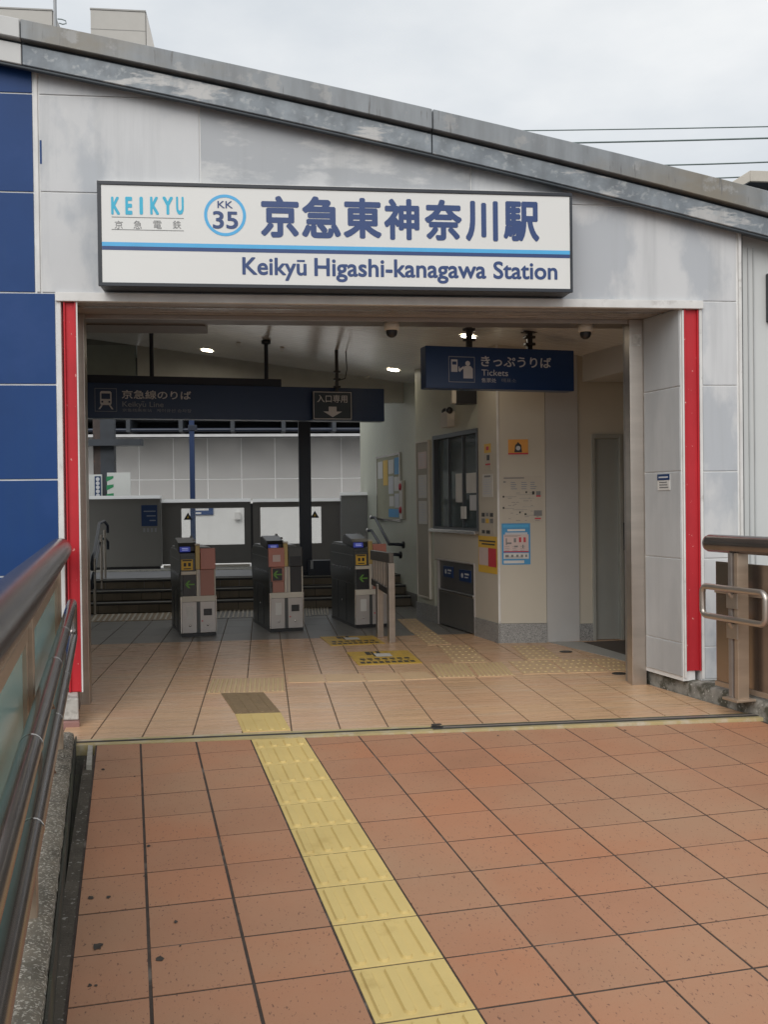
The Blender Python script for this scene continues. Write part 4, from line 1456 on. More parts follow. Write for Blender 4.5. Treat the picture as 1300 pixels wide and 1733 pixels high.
# entrance only sign, hung just in front of the line sign
EF = Fr(LFm.w(0, -.10, 0), GD)
a0, a1 = EF.hit(529.5, 685)[0], EF.hit(596, 685)[0]
ez0, ez1 = EF.hit(563, 710.5)[1], EF.hit(563, 662.5)[1]
t = thing('entrance_sign', 'small dark sign with a white border and a down arrow hung before the line sign', 'sign', EF.w((a0 + a1) / 2, 0, ez0))
MB().box(EF, a0, a1, 0, .05, ez0, ez1).build('casing', mat('sign_dark', (.018, .034, .052), .35, var=.05), t, .003)
picto_frame(EF, (a0 + .006, a1 - .006, ez0 + .006, ez1 - .006), -.0012, INK_PALE, t, .007)
text('lettering', '入口専用', EF, EF.rect(536.5, 668, 588, 682), -.0012, INK_PALE, t, .012)
w_, h_ = a1 - a0, ez1 - ez0
pf = (a0, a1, ez0, ez1)
p = MB().flat(EF, [L_(.40, .46), L_(.40, .29), L_(.26, .29), L_(.5, .09), L_(.74, .29), L_(.60, .29), L_(.60, .46)], -.0012)
p.build('arrow', INK_PALE, t)
s_ = EF.hit(570, 640, .025)[0]
q = EF.w(s_, .025, 0)
hg = MB().box(EF, s_ - .016, s_ + .016, .01, .04, ez1 + .001, ceil_z(q.x)).build('hanger', BLACK, t, .002)
m = MB()
for z_ in (ez1 + .04, ez1 + .12, ez1 + .20):
    m.box(EF, s_ - .035, s_ + .035, .0, .05, z_, z_ + .02)
m.build('clamp', BLACK, hg, .002)
cpt = [q + Vector((.02, 0, ez1 + .12)), q + Vector((.09, 0, ez1 + .14)), q + Vector((.11, 0, ez1 + .24)), q + Vector((.10, 0, ceil_z(q.x + .1)))]
MB().tube(cpt, .006, 6).build('cable', BLACK, t)

# ------------------------------------------------------------------ cameras, downlights
for (x, y, lab) in ((663, 560, 'white dome camera with a black globe under the soffit left of the ticket sign'), (991, 557, 'white dome camera with a black globe under the soffit at the right jamb')):
    Yc = JY + .17
    p = at(x, y, Yc)
    t = thing('dome_camera', lab, 'camera', (p.x, Yc, LZ - .14), 'dome cameras under the soffit')
    MB().lathe((p.x, Yc, LZ - .0205), [(0, 0), (.05, 0), (.054, -.012), (.054, -.052), (.045, -.058), (0, -.058)], 24).build('housing', GATE_W, t)
    MB().lathe((p.x, Yc, LZ - .082), [(.040, .004), (.041, -.012), (.034, -.032), (.018, -.045), (0, -.048)], 20).build('globe', BLACK, t)
for (x, y, lab) in ((350.5, 593, 'lit round downlight in the ceiling over the left gate'), (666, 626, 'lit round downlight in the ceiling left of the ticket sign'), (793, 569, 'lit round downlight in the ceiling just behind the ticket sign hanger')):
    d = ray(x, y)
    k = (2.68 + .135 * 2.7 - CH) / (d.z + .135 * d.x)
    P = EYE + d * k
    t = thing('downlight', lab, 'light', (P.x, P.y, P.z - .01), 'downlights in the concourse ceiling')
    ax = Vector((.135, 0, 1)).normalized()
    MB().lathe(P - ax * .002, [(.085, 0), (.085, -.006), (.070, -.008), (.068, 0)], 28, axis=ax).build('rim', TRIM, t)
    MB().lathe(P - ax * .004, [(0, -.001), (.067, -.001)], 28, axis=ax).build('lamp', LAMP, t)
for (x, y, lab) in ((404, 582, 'left small white slot fitting in the ceiling'), (477, 590, 'right small white slot fitting in the ceiling'), (621, 638, 'slanting small white slot fitting in the ceiling near the entrance sign')):
    d = ray(x, y)
    k = (2.68 + .135 * 2.7 - CH) / (d.z + .135 * d.x)
    P = EYE + d * k
    MBx = MB().box(Fr(P, (1, 0)), -.022, .022, -.11, .11, -.012, -.002).build('ceiling_slot', GATE_W)
    tag(MBx, lab, 'fitting', 'slot fittings in the ceiling')

# ------------------------------------------------------------------ ticket gates
GA = rad(10.5)
gx = Vector((math.cos(GA), math.sin(GA), 0))


class GateFr(Fr):
    pass


def gate(name, label, foot, width, kind):
    F = Fr((foot.x, foot.y, 0), (math.cos(GA), math.sin(GA)))
    t = thing(name, label, 'ticket gate', F.w(width / 2, 0, 0), 'ticket gates across the concourse')
    W, Ln, H = width, 1.0, .86
    S = W / .335
    bx = lambda a, b, d0, d1, z0, z1: MB().box(F, a * S, b * S, d0, d1, z0, z1)
    bx(0, .335, -.004, Ln, 0, .03).build('plinth', BLACK, t)
    # long body in side profile: the upper half stands a little proud
    MB().poly(Fr(F.w(0, 0, 0), F.ey), [(.014, .0305), (Ln, .0305), (Ln, .46), (.014, .46)], -.332 * S, -.003 * S).build('body', GATE_D, t, .004)
    MB().poly(Fr(F.w(0, 0, 0), F.ey), [(.014, .4605), (Ln, .4605), (Ln + .03, .56), (Ln + .03, .80), (Ln - .05, .855), (.30, .855), (.014, .83)], -.338 * S, .003 * S).build('upper_body', mat('gate_side_upper', (.062, .068, .068), .3, metal=.2, var=.1), t, .004)
    MB().poly(Fr(F.w(0, 0, 0), F.ey), [(.25, .8555), (Ln - .06, .8555), (Ln - .08, .875), (.27, .875)], -.325 * S, -.01 * S).build('top_plate', GATE_T, t, .003)
    # lower doors with label, lock and window
    for a, b in ((.006, .150), (.182, .332)):
        bx(a, b, -.004, .0138, .034, .345).build('lower_door', GATE_G, t, .003)
    bx(.151, .181, -.001, .0138, .034, .345).build('centre_strip', GATE_D, t)
    bx(.054, .116, -.006, -.0042, .175, .300).build('label_plate', PAPER, t)
    w = bx(.216, .296, -.007, -.0042, .205, .272).build('reader_slot', BLACK, t, .002)
    bx(.224, .286, -.0085, -.0072, .222, .256).build('reader_window', SMOKE, t)
    for a in (.086, .256):
        MB().lathe(F.w(a * S, -.0042, .108), [(0, -.004), (.009, -.003), (.011, 0)], 12, axis=F.ey).build('lock', STEEL_B, t)
    bx(.196, .210, -.0055, -.0042, .145, .157).build('indicator', RED_P, t)
    bx(.004, .333, -.008, .0138, .346, .402).build('band', GATE_W, t, .003)
    bx(.150, .172, -.010, .0138, .403, .665).build('divider', GATE_W, t, .003)
    bx(.173, .187, -.006, .0138, .403, .665).build('divider', GATE_G, t, .003)
    dark, salm = SMOKE, PINK2
    if kind == 'arrow_low':
        bx(.022, .148, -.005, .0138, .403, .615).build('arrow_panel', dark, t, .003)
        bx(.004, .149, -.012, .0138, .616, .650).build('trim', GATE_W, t, .003)
        bx(.188, .322, -.005, .0138, .403, .664).build('lower_panel', salm, t, .003)
        bx(.323, .333, -.007, .0138, .403, .664).build('trim', GATE_W, t)
        MB().poly(Fr(F.w(0, 0, 0), F.ey), [(-.022, .666), (.0138, .666), (.0138, .872), (.004, .876), (-.010, .872)], -.334 * S, -.190 * S).build('upper_panel', PINK, t, .005)
        bx(-.002, .140, -.010, .0138, .651, .790).build('sticker_panel', GATE_D, t, .003)
        stk = bx(.008, .118, -.0125, -.0102, .662, .768).build('sticker', YEL_P, t)
        p = MB()
        for (a, b, c_, e) in ((.018, .108, .752, .764), (.03, .055, .70, .735), (.072, .098, .70, .735), (.03, .10, .672, .682)):
            p.quad(F, a * S, b * S, c_, e, -.0133)
        p.build('print', INK_B, stk)
        az, ax0 = .520, .085
    else:
        bx(.030, .148, -.005, .0138, .403, .515).build('lower_panel', salm, t, .003)
        bx(.016, .148, -.006, .0138, .516, .664).build('arrow_panel', PINK2, t, .003)
        bx(.030, .126, -.010, -.0062, .526, .650).build('arrow_display', SMOKE, t, .002)
        MB().poly(Fr(F.w(0, 0, 0), F.ey), [(-.030, .666), (.0138, .666), (.0138, .858), (-.004, .862), (-.016, .858)], -.150 * S, .012 * S).build('upper_panel', PINK, t, .006)
        MB().box(F, .028 * S, .105 * S, -.0318, -.0305, .72, .79).build('card_mark', PINK_P, t)
        bx(.205, .322, -.006, .0138, .403, .664).build('lower_panel', dark, t, .003)
        bx(.323, .334, -.008, .0138, .403, .664).build('trim', GATE_W, t)
        bx(.188, .204, -.008, .0138, .403, .664).build('trim', GATE_W, t)
        bx(.190, .333, -.008, .0138, .666, .865).build('upper_panel_dark', GATE_D, t, .006)
        bx(.205, .320, -.0100, -.0082, .672, .77).build('inset', SMOKE, t)
        az, ax0 = .588, .078
    # seams, sensors and a service lock along the left flank
    for q in (.36, .70):
        MB().box(F, -.0018, .003, q, q + .004, .04, .45).build('side_seam', BLACK, t)
    MB().box(F, -.0065, -.0030, .10, .94, .60, .625).build('sensor_strip', SMOKE, t)
    for q in (.16, .30, .44, .58, .72, .86):
        MB().lathe(F.w(-.0066, q, .6125), [(0, .003), (.007, .002), (.009, 0)], 8, axis=-F.ex).build('sensor_eye', GATE_T, t)
    MB().box(F, -.0048, -.0031, .05, .97, .755, .762).build('side_trim', GATE_T, t)
    MB().lathe(F.w(-.0018, .53, .25), [(0, .004), (.010, .003), (.012, 0)], 12, axis=-F.ex).build('lock', STEEL_B, t)
    MB().box(F, -.005 * S, .0045 * S, -.010, .0139, .035, .40).build('corner_profile', STEEL_B, t, .002)
    MB().box(F, .3335 * S, .341 * S, -.010, .0139, .035, .40).build('corner_profile', STEEL_B, t, .002)
    # green arrow pointing left
    p = MB()
    for sg in (1, -1):
        p.flat(F, [((ax0 - .045) * S, az), ((ax0 - .012) * S, az + sg * .038), ((ax0 + .008) * S, az + sg * .038), ((ax0 - .018) * S, az + sg * .006)][::sg], -.0112)
    p.flat(F, [((ax0 - .03) * S, az - .0065), ((ax0 + .046) * S, az - .0065), ((ax0 + .046) * S, az + .0065), ((ax0 - .03) * S, az + .0065)], -.0118)
    p.build('arrow', ARROW, t)
    # gold post, ticket reader hood, screen
    MB().poly(Fr(F.w(0, 0, 0), F.ey), [(-.016, .666), (.03, .666), (.03, .905), (-.008, .905)], -.186 * S, -.142 * S).build('reader_post', GOLD, t, .005)
    bx(.140, .188, -.012, .034, .9055, .922).build('reader_post_cap', GATE_W, t, .003)
    MB().poly(Fr(F.w(0, 0, 0), F.ey), [(.05, .842), (.45, .876), (.45, .955), (.36, .975), (.10, .930), (.05, .895)], -.165 * S, .012 * S).build('reader_hood', BLACK, t, .008)
    for q in (.40, .13):
        MB().lathe(F.w(.15 * S, q, .945 + (q - .13) * .10), [(0, .02), (.012, .018), (.016, 0)], 10).build('sensor', GATE_T, t)
    sc0 = Fr(F.w(0, 0, 0), F.ey)
    m = MB()
    m.add([F.w(.0 * S, .028, .842), F.w(.10 * S, .028, .842), F.w(.10 * S, .049, .893), F.w(.0 * S, .049, .893), F.w(0, .052, .842), F.w(.10 * S, .052, .842)],
          [[0, 1, 2, 3], [0, 4, 5, 1], [1, 5, 2], [0, 3, 4]])
    sc = m.build('screen', SCREEN, t)
    m = MB()
    for k in range(2):
        zc = .858 + .016 * k
        yy = .028 + (zc - .842) * .021 / .051
        m.quad(F, .02 * S, .08 * S, zc, zc + .006, yy - .004)
    m.build('print', emis('screen_text', (.25, .28, .5), .6), sc)
    return t


gate('ticket_gate', 'left ticket gate: dark arrow panel and yellow sticker beside a salmon panel', fl(307, 1078), .345, 'arrow_low')
gate('ticket_gate', 'middle ticket gate: salmon card panel above a green arrow, dark panel at its right', fl(457.5, 1070), .345, 'arrow_high')
gate('ticket_gate', 'right ticket gate, partly hidden by the steel barrier', fl(602, 1063), .345, 'arrow_low')

# barrier beside the right gate
P1, P2 = fl(663, 1087), fl(645, 1079)
BF = Fr((P1.x, P1.y, 0), P1 - (P1 + Vector((-math.sin(GA), math.cos(GA), 0))))      # s runs towards the viewer
t = thing('barrier', 'short steel barrier of upright bars standing at the right gate', 'barrier', (P1.x, P1.y, 0))
ptop = .745
MB().box(BF, -.03, .03, -.03, .03, 0, ptop).build('post', STEEL, t, .004)
MB().box(BF, -.40, -.34, -.03, .03, 0, .52).build('post', STEEL, t, .004)
MB().box(BF, -.60, .02, -.022, .022, ptop + .001, ptop + .095).build('top_rail', mat('barrier_rail', (.17, .155, .14), .35, metal=.6), t, .004)
MB().poly(BF, [(-.58, .50), (-.031, .44), (-.031, .50), (-.58, .56)], -.02, .02).build('bottom_rail', mat('barrier_rail_low', (.10, .10, .095), .35, metal=.6), t, .003)
for k in range(6):
    s_ = -.55 + k * .085
    MB().box(BF, s_ - .013, s_ + .013, -.010, .010, .535 - .06 * k / 6 , ptop).build('bar', STEEL, t, .002)

# yellow floor stickers
def floor_sticker(label, px, z=.0045):
    A, B, C__, D = [fl(*c) for c in px]
    t = thing('floor_sticker', label, 'floor sticker', ((A.x + C__.x) / 2, (A.y + C__.y) / 2, 0), 'yellow stickers on the floor before the gates')
    MB().plan([(p.x, p.y) for p in (D, C__, B, A)], .0005, z).build('sheet', mat('sticker_yellow', (.56, .36, .045), .5, var=.10, vs=9, patch=(.40, .27, .08), ps=12, pt=(.52, .68)), t)

    def q(u0, v0, u1, v1, mm, zz):
        f = lambda u, v: A.lerp(B, u).lerp(D.lerp(C__, u), v)
        mm.add([(*f(u0, v1).xy, zz), (*f(u1, v1).xy, zz), (*f(u1, v0).xy, zz), (*f(u0, v0).xy, zz)], [[0, 1, 2, 3]])
    m = MB()
    for (u0, v0, u1, v1) in ((.28, .05, .36, .30), (.37, .05, .41, .42), (.46, .02, .52, .22)):
        q(u0, v0, u1, v1, m, z + .0012)
    for k in range(7):
        u = .10 + k * .118
        q(u, .56, u + .08, .66, m, z + .0012)
        q(u + .02, .70, u + .06, .74, m, z + .0012)
    for k in range(9):
        u = .06 + k * .098
        q(u, .80, u + .07, .92, m, z + .0012)
    m.build('print', INK_B, t)
    m = MB()
    q(.40, .20, .66, .46, m, z + .0018)
    m.build('print', PAPER, t)


floor_sticker('yellow floor sticker with black print, the nearer of the two before the right gate', [(586, 1104), (690, 1101), (715, 1122), (607, 1126)])
floor_sticker('worn yellow floor sticker, the farther one at the foot of the barrier', [(541, 1078), (632, 1076), (652, 1089), (560, 1093)])

# ------------------------------------------------------------------ stairs, platform, far side
stairs = MB().box(WF, FX0, 2.3, 12.40, 13.2, -.3, .085).build('stairs', mat('stair_core', (.05, .045, .04), .8))
stairs['kind'] = 'structure'
SH = [.0, .125, .245, .36]
for k in range(3):
    y0 = 12.36 + .29 * k
    z0, z1 = SH[k], SH[k + 1]
    stp = MB().box(WF, FX0 + .01, 2.2, y0 + .012, 13.25, z0 + .001, z1 - .004).build('step', mat('step_joint', (.03, .026, .022), .9), stairs)
    x = FX0 + .02
    while x < 2.1:
        MB().box(WF, x, x + .235, y0, y0 + .0115, z0 + .003, z1 - .032).build('riser_tile', STEP_T, stp)
        x += .241
    MB().box(WF, FX0 + .01, 2.2, y0 - .012, y0 + .05, z1 - .012, z1 + .002).build('nosing', STEP_N, stp, .002)
    MB().box(WF, FX0 + .01, 2.2, y0 - .004, y0 + .011, z1 - .030, z1 - .0125).build('nosing_shadow_strip', INK_B, stp)  # black strip painted in as the shadow below the nosing
plat = MB().box(WF, -14, 14, 12.95, 15.3, -1.2, .355).build('platform', PLAT)
plat['kind'] = 'structure'
MB().box(WF, -14, 14, 14.55, 14.86, .356, .362).build('tactile_band', mat('platform_tactile', (.46, .44, .38), .6, var=.1, vs=20, speck=(.2, .2, .19), ss=30, st=(.5, .6)), plat)
MB().box(WF, -14, 14, 14.95, 15.02, .356, .361).build('edge_line', PAPER, plat)
bed = MB().box(WF, -60, 60, 15.31, 40, -1.4, -.8).build('track_bed', BALLAST)
bed['kind'] = 'structure'
for y in (16.0, 17.07, 19.3, 20.37):
    MB().box(WF, -60, 60, y - .035, y + .035, -.8, -.65).build('rail', STEEL, bed)

# platform screen doors
DY = 15.05
dfr = Fr((0, DY, 0), (1, 0))


def pdoor(label, x0, x1, ytop, mt, win=None, cap=True, d=0.0, sign=None, poster_=None):
    a, b = dfr.hit(x0, 900, d)[0], dfr.hit(x1, 900, d)[0]
    zt = dfr.hit((x0 + x1) / 2, ytop, d)[1]
    t = thing('platform_door', label, 'platform door', dfr.w((a + b) / 2, d, .362), 'platform screen doors')
    if win:
        w0, w1 = dfr.hit(win[0], 890, d)[0], dfr.hit(win[2], 890, d)[0]
        wz1_, wz0_ = dfr.hit((win[0] + win[2]) / 2, win[1], d)[1], dfr.hit((win[0] + win[2]) / 2, win[3], d)[1]
        m = MB().box(dfr, a + .004, w0, d, d + .05, .42, zt)
        m.box(dfr, w1, b - .004, d, d + .05, .42, zt)
        m.box(dfr, w0, w1, d, d + .05, wz1_, zt)
        m.box(dfr, w0, w1, d, d + .05, .42, wz0_)
        lf = m.build('leaf', mt, t)
        MB().box(dfr, w0, w1, d + .02, d + .028, wz0_, wz1_).build('window_pane', WIN, t)
        tx = dfr.hit(poster_, win[1] + 12, d)[0]
        hz = wz1_ - .06
        MB().flat(dfr, [(tx - .065, hz - .11), (tx + .065, hz - .11), (tx, hz)], d + .018).build('warning_triangle', INK_B, t)
        p = MB().flat(dfr, [(tx - .016, hz - .085), (tx + .016, hz - .085), (tx, hz - .045)], d + .0165)
        p.build('print', YEL_P, t)
    else:
        MB().box(dfr, a + .004, b - .004, d, d + .18, .40, zt).build('leaf', mt, t, .006)
    if cap:
        MB().poly(Fr(dfr.w(0, 0, 0), dfr.ey), [(d - .03, zt + .001), (d + .20, zt + .001), (d + .20, zt + .05), (d + .035, zt + .05)], -b, -a).build('cap', mat('door_cap', (.82, .82, .80), .4, var=.03), t, .003)
    MB().box(dfr, a + .02, b - .02, d + .01, d + .12, .363, .399).build('foot', GATE_W if win else BLACK, t)
    return t


t = pdoor('wide dark grey platform door housing with a navy notice at the far left', 60, 272.5, 845, PDOOR, d=-.10)
a = dfr.rect(239, 855, 266.5, 890, -.10)
sh = MB().box(dfr, a[0], a[1], -.105, -.1005, a[2], a[3]).build('notice', NAVY, t)
m = MB()
for k in range(3):
    m.quad(dfr, a[0] + (a[1] - a[0]) * (.15 + .18 * k), a[1] - (a[1] - a[0]) * .1, a[3] - (a[3] - a[2]) * (.32 + .22 * k), a[3] - (a[3] - a[2]) * (.27 + .22 * k), -.1065)
m.build('print', INK_DIM, sh)
m = MB()
for k in range(4):
    x = a[0] + (a[1] - a[0]) * (.10 + .24 * k)
    m.box(dfr, x, x + .03, -.102, -.1005, a[2] - .09, a[2] - .03)
m.build('print', GATE_T, t)
pdoor('grey sliding platform door whose window shows the blue station notice', 273.5, 425, 850, mat('pdoor_a', (.15, .145, .135), .4, var=.04), (307, 860, 413.5, 922), d=.0, poster_=318)
pdoor('grey sliding platform door behind the navy column', 428, 577, 849, mat('pdoor_b', (.165, .155, .145), .4, var=.04), (441, 858, 544, 920), d=.0, poster_=533)
pdoor('lighter tall platform door housing at the right end by the green wall', 577.5, 700, 838, PDOOR_L, d=-.10)
pdoor('plain platform door housing left of the concourse, beyond the jamb', -160, 59, 845, PDOOR, d=-.10)

MB().box(dfr, dfr.hit(424.5, 900)[0], dfr.hit(428.5, 900)[0], .03, .10, .363, dfr.hit(426, 852)[1]).build('door_seal', BLACK, bpy.data.objects['platform_door.001'])
# stair handrails
def loop_rail(name, label, pts_px, Y0, Y1, posts):
    pass


t = thing('stair_handrail', 'steel stair handrail with dark looped ends at the left of the steps', 'handrail', (at(160, 1040, 12.3).x, 12.3, 0))
for k, (x, y, Yp, zb) in enumerate(((159.5, 945, 12.25, 0), (171, 905, 12.95, .25), (177, 897, 13.3, .36))):
    p = at(x, y, Yp)
    MB().tube([(p.x, Yp, zb), (p.x, Yp, p.z)], .017, 10).build('post', STEEL, t)
p0_, p1_, p2_ = at(157, 942, 12.2), at(168, 886, 13.0), at(176, 882, 13.5)
for dz_ in (0, -.22):
    pts = [p0_ + Vector((0, -.05, dz_ - .16)), p0_ + Vector((0, -.08, dz_ - .08)), p0_ + Vector((0, -.02, dz_)), p0_ + Vector((0, .1, dz_ + .04)), p1_ + Vector((0, 0, dz_)), p2_ + Vector((0, 0, dz_)), p2_ + Vector((.03, .1, dz_ - .06)), p2_ + Vector((.03, .1, dz_ - .16))]
    MB().tube(pts, .019, 10).build('rail', NAVY_ST, t)
t = thing('stair_handrail', 'pair of dark sloping handrails along the green wall at the right of the steps', 'handrail', (at(660, 930, 12.2).x, 12.2, .3))
for (xa_, ya_, xb_, yb_) in ((635, 876, 659, 921), (629, 898, 654, 938)):
    q0, q1 = at(xa_, ya_, 14.2), at(xb_, yb_, 12.15)
    MB().tube([q0 + Vector((-.05, .1, .0)), q0, q1, q1 + Vector((.1, -.05, -.0)), q1 + Vector((.17, -.02, -.01))], .020, 10).build('rail', NAVY_ST, t)
    MB().lathe(q1 + Vector((.17, -.02, -.01)), [(0, -.012), (.045, -.01), (.045, .012), (0, .014)], 14, axis=(1, .2, 0)).build('wall_bracket', BLACK, t)
    MB().lathe(q0 + Vector((-.05, .1, 0)), [(0, -.02), (.03, -.015), (.03, .02), (0, .025)], 12, axis=(1, 0, 0)).build('end_cap', STEEL_B, t)

# columns
x0, x1 = at(506, 800, 13.2).x, at(526.5, 800, 13.2).x
t = thing('steel_column', 'square navy column on the platform behind the middle ticket gate', 'column', ((x0 + x1) / 2, 13.25, .355))
MB().box(WF, x0, x1, 13.2, 13.2 + x1 - x0, .36, 3.3).build('shaft', NAVY_ST, t, .006)
MB().box(WF, x0 - .03, x1 + .03, 13.17, 13.2 + x1 - x0 + .03, .356, .40).build('base', NAVY_ST, t, .004)
a = WF.rect(519, 949, 563, 984, 12.95)
t = thing('platform_box', 'low dark navy box standing at the column foot on the platform', 'box', ((a[0] + a[1]) / 2, 13.0, .36))
MB().box(WF, a[0] + .02, a[1], 12.96, 13.15, .357, a[3]).build('body', NAVY_ST, t, .006)
MB().box(WF, a[0] + .05, a[0] + .085, 12.957, 12.9595, .45, .56).build('label_plate', GATE_T, t)
x0, x1 = at(321, 800, 19.0).x, at(329.5, 800, 19.0).x
t = thing('blue_post', 'slim blue post between the tracks in front of the noise wall', 'post', ((x0 + x1) / 2, 19, -.8))
MB().box(WF, x0, x1, 19.0, 19.1, -.8, 3.05).build('shaft', BLUE_ST, t, .004)
MB().box(WF, x0 - .02, x1 + .05, 18.98, 19.12, 2.70, 2.80).build('bracket', NAVY_ST, t, .004)
x0, x1 = at(158, 780, 17).x, at(184, 780, 17).x
t = thing('rusty_post', 'dark rust-stained steel post behind the left platform door', 'post', ((x0 + x1) / 2, 17.6, -.8))
MB().box(WF, x0 - .1, x0 + .02, 17.6, 17.75, -.8, 3.1).build('flange', mat('rusty', (.06, .045, .04), .8, var=.4, vs=5, patch=(.20, .10, .05), ps=5, pt=(.55, .65)), t)
MB().box(WF, x0 + .021, x1, 17.6, 17.85, -.8, 3.1).build('shaft', FARSTEEL, t)
MB().box(WF, x0 - .3, at(241, 753, 17.6).x, 17.45, 17.75, at(200, 755, 17.6).z, at(200, 744, 17.6).z).build('arm', FARSTEEL, t)

# far platform: noise wall, boards, canopy
NYW = 22.0
nwall = thing('noise_wall', 'pale panelled noise wall closing the far side of the tracks', 'wall', (0, NYW, -.8))
zt_ = at(400, 738, NYW).z
zj_ = at(400, 810.5, NYW).z
zl_ = at(400, 847, NYW).z
pw = .735
MB().box(WF, -16, 16, NYW + .012, NYW + .2, -.8, zt_).build('backing', mat('noise_joint', (.85, .85, .84), .5, var=.05), nwall)
x = -15.9
while x < 15.8:
    MB().box(WF, x + .012, x + pw - .012, NYW, NYW + .0115, zj_ + .012, zt_ - .05).build('panel', NOISE_P, nwall)
    MB().box(WF, x + .012, x + pw - .012, NYW, NYW + .0115, zl_ + .004, zj_ - .012).build('panel', NOISE_P, nwall)
    MB().box(WF, x + .004, x + pw - .004, NYW, NYW + .0115, -.7, zl_ - .004).build('panel', NOISE_W, nwall)
    x += pw
MB().box(WF, -16, 16, NYW - .06, NYW + .22, zt_ - .02, zt_ + .03).build('coping', TRIM, nwall)
mb = MB().box(WF, at(665 - 330, 880, NYW).x, 0, NYW - .1, NYW, 0, 0.001)
# white boards with the green marker, left
bd = Fr((0, 17.0, 0), (1, 0))
a = bd.rect(147, 804, 172, 842)
t = thing('trackside_board', 'white trackside board with a green diagonal striped marker', 'board', (bd.rect(183, 800, 221, 842)[0], 17, 0))
a = bd.rect(181, 800, 221.5, 870)
MB().box(bd, a[0], a[1], 0, .05, -.8, a[3]).build('board', mat('board_white', (.60, .62, .60), .5, var=.03), t)
g_ = bd.rect(180, 805, 192.5, 842)
gw, gh = g_[1] - g_[0], g_[3] - g_[2]
m = MB()
for k in range(3):
    zb_ = g_[3] - gh * (.02 + .40 * k)
    m.flat(bd, [(g_[0], zb_ - gh * .26), (g_[1], zb_ - gh * .10), (g_[1], zb_ + gh * .02 if k else zb_), (g_[0], zb_ - gh * .02)][::1], -.003)
m.build('stripe', GREEN_P, t)
a = bd.rect(146, 803, 172, 870)
t = thing('trackside_board', 'white trackside board with a dark name strip, half hidden by the jamb', 'board', (a[0], 17.0, 0))
MB().box(bd, a[0] - .1, a[1], .08, .12, -.8, a[3]).build('board', mat('board_white_b', (.58, .60, .58), .5, var=.03), t)
b_ = bd.rect(160, 806, 171, 842, .07)
MB().box(bd, b_[0], b_[1], .07, .0795, b_[2], b_[3]).build('strip', NAVY, t)
m = MB()
for k in range(5):
    zc = b_[3] - (b_[3] - b_[2]) * (.14 + .19 * k)
    m.lathe(bd.w((b_[0] + b_[1]) / 2, .068, zc), [(0, 0), (.033, 0)], 10, axis=-bd.ey)
m.build('print', INK_PALE, t)
# far notice seen through the left sliding door
a = WF.rect(323, 858.5, 361, 871, NYW - .05)
t = thing('far_notice', 'blue and white notice board fixed low on the far noise wall', 'sign', ((a[0] + a[1]) / 2, NYW - .05, a[2]))
MB().box(WF, a[0], a[1], NYW - .04, NYW - .001, a[2], a[3]).build('plate', mat('far_blue', (.03, .07, .20), .4), t)
m = MB()
m.quad(WF, a[0] + .08, a[1] - .1, a[3] - .075, a[3] - .03, NYW - .042)
m.quad(WF, a[0] + .05, a[0] + .22, a[2] + .02, a[2] + .055, NYW - .042)
m.build('print', INK_W, t)
a = WF.rect(397, 867, 407, 879, NYW - .1)
t = thing('junction_box', 'small white box on the far noise wall seen through the left sliding door', 'box', ((a[0] + a[1]) / 2, NYW - .1, a[2]))
MB().box(WF, a[0], a[1], NYW - .12, NYW - .001, a[2], a[3]).build('body', TRIM, t, .004)
# far canopy: trusses and light rails above the wall
fc = thing('far_canopy', 'dark steel canopy over the far platform above the noise wall', 'canopy', (0, 21.5, 2.9))
zc0 = at(400, 715, 20.5).z
MB().box(WF, -16, 16, 20.9, 22.6, zc0 + .12, zc0 + .3).build('roof', FARSTEEL, fc)
zq = at(400, 727, 20.6).z
for k in range(18):
    x = -8 + k * 1.05
    MB().box(WF, x, x + .08, 20.62, 22.3, zq - .04, zc0 + .119).build('truss', FARSTEEL, fc)
MB().box(WF, -16, 16, 20.55, 20.60, at(400, 739, 20.55).z, at(400, 734.5, 20.55).z).build('light_rail', mat('rail_grey', (.50, .50, .50), .4), fc)
MB().tube([(-16, 20.7, zq), (16, 20.7, zq)], .04, 8).build('pipe', NAVY_ST, fc)
MB().tube([(-16, 20.9, zq - .12), (16, 20.9, zq - .12)], .03, 8).build('pipe', FARSTEEL, fc)
MB().box(WF, -16, 16, 22.25, 22.4, -.8, 3.4).build('back_screen', FARSTEEL, fc)
# near platform canopy
nc = thing('platform_canopy', 'dark underside of the near platform canopy behind the line sign', 'canopy', (0, 14, 3))
MB().box(WF, -14, 14, 12.62, 13.9, 3.30, 3.42).build('roof', mat('canopy_under', (.20, .21, .19), .6, var=.06), nc)
a = at(230, 610, 12.7)
MB().box(WF, -9, a.x, 12.62, 12.72, at(180, 632, 12.7).z - .2, 3.299).build('fascia_panel', mat('canopy_green', (.30, .33, .30), .5), nc)
MB().box(WF, a.x + .02, 2.6, 12.66, 12.76, at(300, 642, 12.7).z - .3, 3.299).build('fascia_panel', mat('canopy_cream', (.60, .60, .55), .5), nc)
MB().box(WF, -9, 9, 13.7, 13.9, 3.06, 3.299).build('edge_beam', NAVY_ST, nc)

